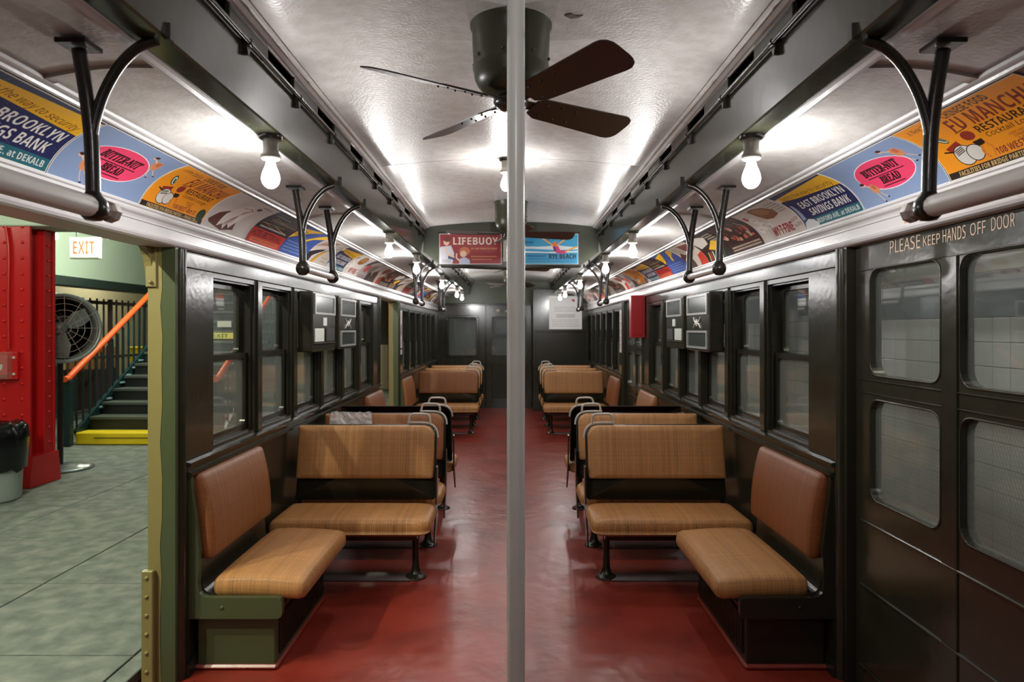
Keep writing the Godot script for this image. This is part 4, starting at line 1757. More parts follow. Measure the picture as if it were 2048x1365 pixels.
func paint_stripes() -> Image:
	var im := sheet(640, 340, rgb(206, 196, 186))
	for k in 9:
		stroke(im, [20 + 30 * k, 160 - 8 * k, 90 + 38 * k, 60 - 5 * k], 12, rgb(140, 74, 60))
	poly(im, [0, 340, 0, 240, 160, 190, 330, 150, 300, 190, 130, 270, 100, 340], rgb(34, 32, 44))
	poly(im, [150, 340, 330, 190, 420, 160, 340, 240, 230, 340], rgb(216, 158, 40))
	stroke(im, [150, 340, 330, 190, 520, 120, 620, 60], 9, rgb(30, 26, 24))
	lines_of(im, 420, 250, 180, 2, 40, 14, rgb(170, 160, 120))
	return im


func paint_dessert() -> Image:
	var im := sheet(960, 500, rgb(214, 206, 198))
	poly(im, [330, 40, 460, 24, 640, 60, 740, 150, 720, 220, 560, 250, 420, 230, 350, 150], rgb(142, 92, 52))
	poly(im, [380, 70, 480, 50, 600, 80, 660, 150, 560, 180, 430, 160], rgb(176, 124, 74))
	for c in [[180, 190, 70], [250, 290, 80], [120, 330, 64], [350, 330, 72]]:
		blob(im, c[0], c[1], c[2], c[2] * 0.8, rgb(232, 228, 220))
		for k in 4:
			blob(im, c[0] - 30 + 20 * k, c[1] - 10 + 8 * (k % 2), 6, 9, rgb(120, 120, 116))
	poly(im, [60, 100, 120, 90, 130, 150, 70, 160], rgb(180, 50, 40))
	write(im, "MY·T·FINE", 330, 356, 440, 104, rgb(44, 18, 20), "sans bold", 0.1)
	write(im, "MY·T·FINE", 324, 350, 440, 104, rgb(180, 34, 40), "sans bold", 0.1)
	write(im, "Lemon Flavor", 780, 330, 160, 46, rgb(120, 30, 36), "serif", 0.2, 20)
	write(im, "Pie Filling", 800, 400, 140, 52, rgb(120, 30, 36), "serif", 0.2, 20)
	lines_of(im, 700, 60, 220, 5, 34, 10, rgb(90, 96, 90))
	return im


func paint_food() -> Image:
	var im := sheet(640, 340, rgb(46, 26, 24))
	var cols := [rgb(170, 60, 46), rgb(196, 104, 84), rgb(120, 40, 34), rgb(206, 170, 140), rgb(90, 70, 40)]
	for k in 26:
		blob(im, rng.randf_range(60, 600), rng.randf_range(40, 250), rng.randf_range(14, 60), rng.randf_range(10, 34), cols[k % 5], rng.randf() * 3.0)
	poly(im, [0, 340, 0, 262, 640, 232, 640, 340], rgb(60, 30, 28))
	lines_of(im, 40, 280, 560, 2, 26, 14, rgb(214, 190, 160))
	stroke(im, [500, 60, 560, 120, 540, 200], 9, rgb(222, 214, 206))
	return im


func paint_bars() -> Image:
	var im := sheet(640, 340, rgb(40, 32, 30))
	poly(im, [0, 60, 260, 20, 420, 60, 300, 150, 60, 180], rgb(206, 198, 188))
	poly(im, [200, 210, 420, 130, 560, 150, 360, 250], rgb(226, 176, 50))
	for k in 8:
		stroke(im, [80 + 52 * k, 330, 120 + 56 * k, 240], 22, [rgb(226, 180, 60), rgb(190, 60, 44), rgb(210, 206, 196), rgb(60, 90, 60)][k % 4])
	lines_of(im, 430, 40, 180, 4, 28, 12, rgb(200, 190, 170))
	return im


func paint_pink() -> Image:
	var im := sheet(640, 340, rgb(178, 168, 166))
	poly(im, [0, 0, 200, 0, 120, 120, 0, 160], rgb(80, 70, 74))
	blob(im, 200, 170, 100, 70, rgb(196, 90, 90))
	blob(im, 420, 150, 130, 90, rgb(140, 120, 116))
	poly(im, [380, 340, 460, 210, 560, 200, 640, 260, 640, 340], rgb(60, 52, 56))
	lines_of(im, 60, 290, 300, 2, 22, 12, rgb(120, 60, 64))
	return im


func paint_news() -> Image:
	var im := sheet(640, 340, rgb(216, 204, 190))
	poly(im, [0, 340, 0, 180, 120, 120, 260, 200, 300, 340], rgb(90, 60, 46))
	poly(im, [300, 20, 600, 40, 620, 120, 420, 170, 300, 110], rgb(132, 70, 60))
	poly(im, [420, 340, 470, 220, 640, 190, 640, 340], rgb(206, 60, 40))
	lines_of(im, 60, 40, 200, 4, 26, 12, rgb(120, 110, 100))
	return im


func paint_soap() -> Image:
	var im := sheet(960, 470, rgb(150, 40, 46))
	var cream := rgb(236, 222, 206)
	blob(im, 110, 120, 46, 60, rgb(232, 190, 164))
	blob(im, 120, 84, 58, 42, rgb(120, 50, 36))
	poly(im, [20, 200, 180, 180, 230, 300, 200, 470, 0, 470, 0, 260], rgb(206, 206, 214))
	poly(im, [140, 330, 260, 370, 250, 410, 130, 380], rgb(60, 70, 110))
	stroke(im, [90, 210, 130, 320, 230, 360], 28, rgb(232, 190, 164))
	blob(im, 390, 270, 84, 68, rgb(196, 110, 66))
	blob(im, 370, 310, 50, 50, rgb(236, 196, 172))
	poly(im, [300, 470, 320, 380, 400, 360, 470, 400, 470, 470], rgb(190, 196, 220))
	stroke(im, [320, 420, 260, 370, 270, 300], 22, rgb(236, 196, 172))
	write(im, "LIFEBUOY", 214, 56, 690, 110, cream)
	write(im, "IS THE HEALTH SOAP", 490, 214, 400, 26, rgb(226, 160, 96))
	lines_of(im, 490, 340, 400, 1, 24, 20, rgb(206, 140, 96))
	lines_of(im, 500, 386, 320, 1, 24, 18, rgb(206, 140, 96))
	lines_of(im, 40, 400, 140, 2, 26, 10, rgb(110, 110, 120))
	border(im, rgb(230, 222, 214), 9)
	return im


func paint_beach() -> Image:
	var im := sheet(960, 470, rgb(56, 162, 208))
	poly(im, [0, 190, 300, 200, 620, 180, 960, 210, 960, 240, 600, 250, 200, 230, 0, 236], rgb(226, 232, 236))
	poly(im, [0, 262, 420, 280, 960, 262, 960, 286, 500, 300, 0, 290], rgb(226, 232, 236))
	stroke(im, [0, 312, 300, 304, 500, 312], 6, rgb(40, 60, 130))
	write(im, "SWIM", 430, 14, 400, 84, rgb(40, 120, 130))
	for k in 3:
		write(im, "RYE BEACH", 476 + 2 * k, 312, 440, 68, rgb(14, 18, 30))
	# bather leaping with raised arms
	stroke(im, [560, 190, 460, 130, 350, 60], 22, rgb(244, 170, 70))
	stroke(im, [600, 190, 690, 120, 790, 50], 22, rgb(244, 170, 70))
	blob(im, 570, 160, 34, 42, rgb(230, 120, 40))
	poly(im, [530, 190, 630, 190, 660, 250, 780, 262, 760, 300, 640, 310, 560, 270], rgb(220, 60, 120))
	poly(im, [540, 200, 580, 200, 600, 270, 560, 262], rgb(90, 40, 120))
	stroke(im, [740, 280, 850, 230, 940, 200], 24, rgb(244, 170, 70))
	lines_of(im, 20, 330, 400, 1, 30, 24, rgb(30, 90, 150))
	lines_of(im, 20, 380, 900, 2, 34, 14, rgb(34, 104, 160))
	lines_of(im, 20, 120, 200, 1, 30, 22, rgb(30, 90, 150))
	border(im, rgb(226, 232, 234), 8)
	return im


func cards() -> void:
	var art := {
		"bank": [paint_bank(), "navy savings bank card with a yellow beam"],
		"bread": [paint_bread(), "blue bread card with a pink oval"],
		"restaurant": [paint_restaurant(), "orange restaurant card with a rickshaw"],
		"feather": [paint_feather(), "pale grey card with a feathery figure"],
		"hotel": [paint_hotel(), "black and red hotel card"],
		"blue": [paint_blue(), "blue card with yellow wedges"],
		"stripes": [paint_stripes(), "cream card with brown stripes"],
		"dessert": [paint_dessert(), "white pie filling card with red lettering"],
		"food": [paint_food(), "dark brown card with red shapes"],
		"bars": [paint_bars(), "dark card with yellow bars"],
		"pink": [paint_pink(), "grey and pink card"],
		"news": [paint_news(), "cream card with brown and red blocks"],
	}
	var mats := {}
	for k in art:
		mats[k] = print_mat(art[k][0])
	var left := ["bank", "bread", "restaurant", "feather", "hotel", "blue", "stripes", "bank", "dessert", "pink", "news", "food", "bars", "stripes", "hotel", "pink", "news", "blue", "food", "bars", "dessert", "news"]
	var right := ["restaurant", "bread", "bank", "dessert", "food", "bars", "news", "blue", "hotel", "bank", "restaurant", "pink", "news", "food", "stripes", "bars", "hotel", "news", "pink", "dessert", "food", "blue"]
	for sx in [-1.0, 1.0]:
		var d: float = 1.585 if sx < 0 else 1.69
		var step: float = 0.5275 if sx < 0 else 0.545
		var list: Array = left if sx < 0 else right
		var k := 0
		while d + step < CAR_FAR - (0.0 if sx < 0 else 0.5) and k < list.size():
			var o := mesh_part(card_mesh(sx, d + 0.002, d + step - 0.002), numbered("advertising_card"), mats[list[k]], self)
			metas(o, "%s, %s card along the %s cove" % [art[list[k]][1], ORDINAL[k], "left" if sx < 0 else "right"], "advertising card", "advertising cards in the coves")
			d += step
			k += 1
	var c := [[paint_soap(), -0.645, -0.085, "maroon soap card with two figures on the drop panel"], [paint_beach(), 0.085, 0.605, "bright blue beach card with a bather on the drop panel"]]
	for a in c:
		var s := ST()
		var u := [Vector2(0, 1), Vector2(1, 1), Vector2(1, 0), Vector2(0, 0)]
		quad(s, V(a[1], 2.135, 6.143), V(a[2], 2.135, 6.143), V(a[2], 2.41, 6.143), V(a[1], 2.41, 6.143), Vector3(0, 0, 1), u)
		for e in [[a[1], a[1]], [a[2], a[2]]]:
			quad(s, V(e[0], 2.135, 6.143), V(e[0], 2.41, 6.143), V(e[0], 2.41, 6.149), V(e[0], 2.135, 6.149), Vector3(signf(e[0] - (a[1] + a[2]) / 2), 0, 0))
		quad(s, V(a[1], 2.135, 6.149), V(a[2], 2.135, 6.149), V(a[2], 2.41, 6.149), V(a[1], 2.41, 6.149), Vector3(0, 0, -1))
		solo(s, "advertising_card", print_mat(a[0]), a[3], "advertising card", "cards on the drop panel")
	var s4 := ST()
	bx(s4, -0.07, -0.02, 2.16, 2.39, 6.141, 6.1495, 0.001)
	solo(s4, "blank_card", plain_mat("card_white", rgb(196, 190, 182), 0.5), "narrow blank white card between the two cards on the drop panel", "card")


func small_things() -> void:
	# red box by the second right door
	var t := thing("red_box", "narrow red box hung on the right wall before the second door", "box", "", V(1.38, 1.46, 7.4))
	var s := ST()
	bx(s, 1.302, 1.455, 1.458, 1.92, 7.40, 7.52, 0.006)
	part(s, "case", M.red_box, t)
	s = ST()
	bx(s, 1.312, 1.43, 1.49, 1.89, 7.392, 7.402, 0.004)
	part(s, "lid", M.red_box, t)
	# notices
	var im := sheet(420, 450, rgb(226, 224, 222))
	write(im, "A", 300, 50, 34, 34, rgb(160, 60, 60))
	lines_of(im, 70, 150, 280, 3, 26, 7, rgb(150, 148, 150))
	lines_of(im, 90, 250, 240, 2, 26, 14, rgb(140, 138, 140))
	lines_of(im, 40, 320, 340, 5, 22, 6, rgb(160, 158, 160))
	im = sheet(420, 450, rgb(226, 224, 222))
	blob(im, 310, 60, 22, 16, rgb(170, 70, 70), 0.6)
	lines_of(im, 70, 150, 280, 3, 26, 7, rgb(150, 148, 150))
	lines_of(im, 90, 250, 240, 2, 26, 14, rgb(140, 138, 140))
	lines_of(im, 40, 320, 340, 5, 22, 6, rgb(160, 158, 160))
	notice(im, Vector3(0.72, 1.55, -12.895), Vector3.RIGHT, 0.62, 0.63, "large white printed notice on the cab partition")
	var im2 := sheet(128, 512, rgb(214, 206, 204))
	lines_of(im2, 16, 40, 96, 3, 30, 8, rgb(150, 90, 96))
	poly(im2, [40, 200, 90, 190, 96, 330, 60, 360, 36, 320], rgb(96, 60, 70))
	lines_of(im2, 16, 400, 96, 4, 24, 8, rgb(130, 120, 124))
	notice(im2, Vector3(-1.458, 1.30, -8.98), Vector3(0, 0, -1), 0.16, 0.50, "narrow pinkish poster on the post beyond the second left doorway")
	notice(sheet(32, 32, rgb(206, 202, 206)), Vector3(-1.458, 1.215, -8.98), Vector3(0, 0, -1), 0.15, 0.065, "small pale slip under the pinkish poster on the left post")
	var im3 := sheet(128, 512, rgb(216, 212, 212))
	for k in 5:
		im3.fill_rect(Rect2i(14, 60 + 88 * k, 100, 8), rgb(150, 110, 112))
		lines_of(im3, 16, 84 + 88 * k, 96, 2, 20, 7, rgb(140, 136, 140))
	notice(im3, Vector3(1.458, 1.24, -9.16), Vector3(0, 0, 1), 0.20, 0.56, "tall white printed schedule on the post beyond the second right door")
	# number by the near right rail end
	var n := thing("car_number", "small orange number on the white cornice above the near right door", "number")
	letters(n, "13", Vector3(1.4535, 1.942, -2.525), Vector3(0, 0, 1), Vector3.UP, 0.030, 0.024, plain_mat("orange_paint", rgb(206, 130, 50), 0.5), "serif bold")


func notice(im: Image, at: Vector3, U: Vector3, w: float, h: float, label: String) -> void:
	var s := ST()
	var n := U.cross(Vector3.UP)
	var a := at
	var b := at + U * w
	var c := b + Vector3.UP * h
	var d := at + Vector3.UP * h
	quad(s, a, b, c, d, n, [Vector2(0, 1), Vector2(1, 1), Vector2(1, 0), Vector2(0, 0)])
	var k := -n * 0.002
	quad(s, a + k, b + k, c + k, d + k, -n)
	quad(s, a, b, b + k, a + k, Vector3.DOWN)
	quad(s, d, c, c + k, d + k, Vector3.UP)
	quad(s, a, d, d + k, a + k, -U)
	quad(s, b, c, c + k, b + k, U)
	solo(s, "paper_notice", print_mat(im, 0.5), label, "notice")


# ------------------------------------------------------------------ the platform to the left

func platform() -> void:
	var conc := plain_mat("concrete", rgb(255, 255, 255), 0.75)
	conc.albedo_texture = noise_tex(0.012, 5, [[0.0, rgb(88, 94, 90)], [0.45, rgb(112, 118, 112)], [0.7, rgb(126, 130, 122)], [1.0, rgb(144, 144, 134)]], 1024, FastNoiseLite.TYPE_SIMPLEX_SMOOTH, 41)
	bumpy(conc, M.ripple, 0.45, 0.12)
	var joint := plain_mat("joint", rgb(70, 72, 66), 0.9)
	var p := thing("floor_platform", "grey concrete slab platform outside the open doorway", "platform", "", V(-5.0, 0, 6.0), "structure")
	var s := ST()
	bx(s, -11.0, -1.72, -0.4, -0.02, -3.0, 21.0)
	part(s, "slab_bed", joint, p)
	var x := -1.80
	var xs := [-1.72, -1.80, -2.86, -3.9, -4.95, -6.0, -7.05, -8.1, -9.15, -10.2, -11.0]
	for i in xs.size() - 1:
		var d := -2.26
		for k in 24:
			var e := d + 0.92
			s = ST()
			bx(s, xs[i + 1] + 0.005, xs[i] - 0.005, -0.05, -0.006 - 0.002 * rng.randf(), d + 0.005, e - 0.005, 0.003)
			if i > 0:
				part(s, "slab", conc, p)
			d = e
	s = ST()
	bx(s, -1.795, -1.70, -0.06, -0.008, -2.26, 20.0, 0.004)
	part(s, "platform_edge", conc, p)
	var mint := plain_mat("mint", rgb(186, 206, 188), 0.6)
	var mint_dark := plain_mat("beam_green", rgb(40, 56, 52), 0.5)
	var beige := plain_mat("beige", rgb(168, 156, 130), 0.7)
	s = ST()
	bx(s, -11.0, -1.9, 3.2, 3.3, -3.0, 21.0)
	solo(s, "ceiling_platform", mint, "pale green station ceiling over the platform", "ceiling", "", "structure")
	s = ST()
	bx(s, -9.5, -9.4, 0.0, 3.3, -3.0, 21.0)
	solo(s, "wall_platform_back", beige, "beige station wall at the back of the platform", "wall", "", "structure")
	s = ST()
	bx(s, -11.0, -1.75, 0.0, 3.3, 20.9, 21.0)
	solo(s, "wall_platform_end", plain_mat("wall_grey", rgb(120, 116, 108), 0.7), "grey station wall at the far end of the platform", "wall", "", "structure")
	s = ST()
	bx(s, -11.0, -1.75, 0.0, 3.3, -3.1, -3.0)
	solo(s, "wall_platform_near", plain_mat("wall_grey", rgb(120, 116, 108), 0.7), "station wall closing the platform behind the camera", "wall", "", "structure")
	# fascia over the opening behind the stairs
	var f := thing("fascia", "pale green fascia with a dark lower flange above the stair opening", "fascia", "", V(-6.8, 2.3, 12.0))
	s = ST()
	bx(s, -7.0, -6.8, 2.36, 3.2, 7.3, 20.9)
	part(s, "fascia_face", mint, f)
	s = ST()
	bx(s, -7.05, -6.74, 2.22, 2.36, 7.3, 20.9, 0.006)
	part(s, "flange", mint_dark, f)
	# beam across the platform over the column
	s = ST()
	bx(s, -11.0, -1.9, 2.56, 3.2, 6.66, 7.1, 0.01)
	solo(s, "platform_beam", mint, "pale green ceiling beam resting on the red column", "beam")
	s = ST()
	bx(s, -6.0, -2.0, 0.0, 1.15, 17.5, 17.7, 0.01)
	solo(s, "wall_low", beige, "beige low wall on the platform past the second doorway", "wall", "", "structure")
	s = ST()
	bx(s, -2.95, -2.55, 0.0, 3.2, 16.4, 16.7, 0.02)
	solo(s, "painted_post", plain_mat("post_orange", rgb(206, 84, 56), 0.5), "orange red post on the platform seen through the second doorway", "post")
	red_column()
	trash_can()
	drum_fan()
	stairs()
	# exit sign
	var ex := thing("exit_sign", "glowing exit sign hanging from the ceiling above the stairs", "sign", "", V(-5.39, 2.44, 8.6))
	s = ST()
	bx(s, -5.57, -5.2, 2.44, 2.72, 8.61, 8.68, 0.006)
	part(s, "sign_case", plain_mat("case_pale", rgb(200, 206, 190), 0.5), ex)
	s = ST()
	bx(s, -5.555, -5.215, 2.46, 2.70, 8.60, 8.612, 0.002)
	var em := plain_mat("exit_glow", rgb(240, 240, 225), 0.4)
	em.emission_enabled = true
	em.emission = Color(1.0, 1.0, 0.86)
	em.emission_energy_multiplier = 1.4
	part(s, "sign_face", em, ex)
	var el := plain_mat("exit_red", rgb(190, 60, 30), 0.5)
	el.emission_enabled = true
	el.emission = Color(1.0, 0.5, 0.28)
	el.emission_energy_multiplier = 1.3
	letters(ex, "EXIT", Vector3(-5.52, 2.50, -8.599), Vector3.RIGHT, Vector3.UP, 0.27, 0.16, el)
	s = ST()
	tube(s, [V(-5.5, 2.72, 8.64), V(-5.5, 3.2, 8.64)], 0.01, 6)
	tube(s, [V(-5.28, 2.72, 8.64), V(-5.28, 3.2, 8.64)], 0.01, 6)
	part(s, "hanger", mint_dark, ex)
	var sl := OmniLight3D.new()
	sl.name = "sign_light"
	sl.light_color = Color(1.0, 1.0, 0.86)
	sl.light_energy = 0.05
	sl.light_size = 0.12
	sl.omni_range = 12.0
	sl.omni_attenuation = 2.0
	sl.shadow_enabled = true
	ex.add_child(sl)
	sl.position = Vector3(0, 0.14, 0.15)
	for a in [[-5.07, 2.735], [-5.76, 2.72]]:
		var b := thing("emergency_lamp", "small round emergency lamp %s the exit sign" % ("right of" if a[0] > -5.3 else "left of"), "lamp", "emergency lamps", V(a[0], a[1], 8.64))
		s = ST()
		ball(s, V(a[0], a[1], 8.6), 0.05, 14)
		var lm := plain_mat("lamp_head", rgb(240, 245, 240), 0.3)
		lm.emission_enabled = true
		lm.emission = Color(0.95, 1.0, 1.0)
		lm.emission_energy_multiplier = 3.0
		part(s, "lamp_head", lm, b)
		s = ST()
		tube(s, [V(a[0], a[1] + 0.05, 8.62), V(a[0], 3.2, 8.62)], 0.012, 6)
		part(s, "stem", mint_dark, b)
		var ol := OmniLight3D.new()
		ol.name = "lamp_light"
		ol.light_color = Color(0.95, 1.0, 1.0)
		ol.light_energy = 0.45
		ol.light_size = 0.05
		ol.omni_range = 20.0
		ol.omni_attenuation = 2.0
		ol.shadow_enabled = true
		b.add_child(ol)
		ol.position = Vector3(0, 0, 0.04)


func red_column() -> void:
	var red := plain_mat("column_red", rgb(182, 22, 26), 0.32)
	bumpy(red, M.ripple, 1.6, 0.06)
	var t := thing("steel_column", "riveted red steel column on the platform beside the open doorway", "column", "", V(-5.05, 0, 6.8))
	var s := ST()
	bx(s, -5.42, -4.71, 0.0, 2.56, 6.68, 6.71, 0.004)
	part(s, "front_flange", red, t)
	s = ST()
	bx(s, -5.42, -4.71, 0.0, 2.56, 7.03, 7.06, 0.004)
	part(s, "rear_flange", red, t)
	s = ST()
	bx(s, -5.32, -4.82, 0.0, 2.56, 6.71, 7.03)
	part(s, "web", red, t)
	s = ST()
	bx(s, -4.82, -4.725, 0.0, 2.56, 6.71, 6.725, 0.002)
	bx(s, -4.82, -4.72, 0.0, 2.56, 6.90, 7.03, 0.003)
	part(s, "side_angle", red, t)
	s = ST()
	across(s, [[6.64, 0.0], [7.10, 0.0], [7.06, 0.30], [6.68, 0.30]], -5.46, -4.68)
	part(s, "base_casing", red, t)
	var proto := ST()
	lathe(proto, [[0.017, 0.0], [0.016, 0.006], [0.010, 0.012], [0.0, 0.014]], Vector3.ZERO, Vector3(0, 0, 1), 10)
	proto.generate_normals()
	var rm := proto.commit()
	for x in [-5.36, -4.96, -4.785]:
		for k in 15:
			var o := mesh_part(rm, "rivet", red, t)
			o.position = V(x, 0.4 + 0.154 * k, 6.68) - based[t]
	for k in 15:
		var o := mesh_part(rm, "rivet", red, t)
		o.rotation.y = PI / 2
		o.position = V(-4.72, 0.4 + 0.154 * k, 6.98) - based[t]
	s = ST()
	tube(s, bend([V(-4.90, 1.36, 6.66), V(-4.905, 1.8, 6.66), V(-4.90, 2.3, 6.66), V(-4.93, 2.55, 6.66)]), 0.014, 8)
	part(s, "conduit", red, t)
	s = ST()
	bx(s, -5.22, -4.97, 2.5, 2.57, 6.6, 7.1)
	# call box with clear cover
	var c := thing("alarm_box", "red alarm box under a clear cover on the red column", "alarm box", "", V(-4.92, 1.05, 6.6))
	s = ST()
	bx(s, -5.05, -4.80, 1.06, 1.33, 6.63, 6.68, 0.006)
	part(s, "back_plate", red, c)
	s = ST()
	bx(s, -5.02, -4.87, 1.1, 1.29, 6.595, 6.63, 0.008)
	part(s, "pull_station", red, c)
	s = ST()
	poly3(s, [Vector2(-4.975, 1.21), Vector2(-4.915, 1.21), Vector2(-4.915, 1.17), Vector2(-4.945, 1.14), Vector2(-4.975, 1.17)], 6.592)
	part(s, "white_mark", M.card_white, c)
	s = ST()
	frame(s, [-5.06, -5.045, -4.855, -4.84], [1.07, 1.085, 1.315, 1.33], [[-5.045, 1.085, -4.855, 1.315, 0.0]], Vector3.ZERO, Vector3.RIGHT, Vector3.UP, Vector3(0, 0, -1), 6.56, 6.63)
	bx(s, -5.045, -4.855, 1.085, 1.315, 6.56, 6.565)
	part(s, "clear_cover", M.glass, c)
	for h in [1.115, 1.275]:
		s = ST()
		bx(s, -4.835, -4.815, h - 0.012, h + 0.012, 6.615, 6.632, 0.002)
		part(s, "hinge", M.card_white, c)


func poly3(s: SurfaceTool, pts: Array, d: float) -> void:
	prism(s, PackedVector2Array(pts), Vector3.ZERO, Vector3.RIGHT, Vector3.UP, Vector3(0, 0, -1), d, d + 0.004)


func trash_can() -> void:
	var t := thing("trash_can", "grey trash can with a black bag beside the red column", "trash can", "", V(-4.73, 0, 6.2))
	var o := V(-4.73, 0, 6.2)
	var s := ST()
	lathe(s, [[0.0, 0.0], [0.23, 0.0], [0.235, 0.02], [0.26, 0.60], [0.27, 0.62], [0.0, 0.62]], o, Vector3.UP, 28)
	part(s, "can", plain_mat("can_grey", rgb(150, 160, 154), 0.4), t)
	# creased bag folded over the rim
	s = ST()
	s.set_smooth_group(0)
	var n := FastNoiseLite.new()
	n.seed = 3
	n.frequency = 1.0
	var seg := 40
	var prof := [[0.275, 0.27], [0.285, 0.40], [0.29, 0.55], [0.285, 0.66], [0.25, 0.70], [0.18, 0.68], [0.1, 0.64], [0.02, 0.62]]
	var rings := []
	for i in prof.size():
		var row := []
		for k in seg:
			var a := PI2 * k / seg
			var r: float = prof[i][0] + 0.018 * n.get_noise_3d(cos(a) * 5, prof[i][1] * 9, sin(a) * 5)
			var h: float = prof[i][1] + 0.05 * n.get_noise_3d(cos(a) * 2, 3.0, sin(a) * 2)
			row.append(o + Vector3(cos(a) * r, h, sin(a) * r))
		rings.append(row)
	for i in prof.size() - 1:
		for k in seg:
			var k2 := (k + 1) % seg
			var a: Vector3 = rings[i][k]
			quad(s, a, rings[i][k2], rings[i + 1][k2], rings[i + 1][k], (a - o) * Vector3(1, 0, 1) + Vector3(0, 0.3 if i > 2 else 0.0, 0))
	part(s, "bag", plain_mat("bag_black", rgb(16, 17, 19), 0.18), t)


func drum_fan() -> void:
	var t := thing("drum_fan", "large grey pedestal drum fan standing behind the red column", "fan", "", V(-4.98, 0, 7.55))
	var grey := plain_mat("fan_grey", rgb(150, 160, 162), 0.35, 0.3)
	var o := V(-5.02, 1.56, 7.6)
	var ax := Vector3(0.75, 0.02, 0.62).normalized()
	var s := ST()
	lathe(s, [[0.36, -0.14], [0.385, -0.13], [0.395, 0.0], [0.385, 0.13], [0.36, 0.14], [0.345, 0.12], [0.355, 0.0], [0.345, -0.12], [0.36, -0.14]], o, ax, 36)
	part(s, "drum", grey, t)
	var a1 := ax.cross(Vector3.UP).normalized()
	var a2 := a1.cross(ax)
	for q in [0.135]:
		s = ST()
		for r in [0.06, 0.13, 0.2, 0.27, 0.33]:
			var ring := []
			for k in 33:
				var a := PI2 * k / 32
				ring.append(o + ax * (q + 0.02 * (1.0 - r / 0.33)) + (a1 * cos(a) + a2 * sin(a)) * r)
			tube(s, ring, 0.003, 5, false)
		for k in 12:
			var a := PI2 * k / 12
			var e := a1 * cos(a) + a2 * sin(a)
			tube(s, [o + ax * (q + 0.02) + e * 0.05, o + ax * q + e * 0.36], 0.003, 5)
		part(s, "guard", M.steel, t)
	for k in 3:
		s = ST()
		var a := PI2 * k / 3 + 0.4
		var e := a1 * cos(a) + a2 * sin(a)
		var f := ax.cross(e)
		prism(s, PackedVector2Array([Vector2(0.05, -0.04), Vector2(0.2, -0.13), Vector2(0.32, -0.12), Vector2(0.33, 0.04), Vector2(0.2, 0.08), Vector2(0.05, 0.04)]), o, e, (f * 0.92 + ax * 0.38).normalized(), (ax * 0.92 - f * 0.38).normalized(), -0.002, 0.002)
		part(s, "blade", grey, t)
	s = ST()
	lathe(s, [[0.0, -0.12], [0.07, -0.12], [0.075, 0.0], [0.05, 0.04], [0.0, 0.05]], o, ax, 18)
	part(s, "motor", M.fan_grey, t)
	s = ST()
	lathe(s, [[0.0, -0.15], [0.2, -0.15], [0.362, -0.135], [0.0, -0.14]], o, ax, 30)
	part(s, "rear_shell", plain_mat("fan_shade", rgb(70, 74, 74), 0.5), t)
	s = ST()
	tube(s, [V(-5.02, 0.03, 7.6), V(-5.02, 1.2, 7.6)], 0.03, 12)
	part(s, "pedestal", plain_mat("fan_black", rgb(26, 28, 30), 0.4), t)
	s = ST()
	lathe(s, [[0.0, 0.0], [0.33, 0.0], [0.33, 0.01], [0.3, 0.02], [0.05, 0.05], [0.0, 0.05]], V(-5.02, 0.0, 7.6), Vector3.UP, 32)
	part(s, "base_disc", plain_mat("fan_base", rgb(120, 130, 134), 0.22, 0.4), t)


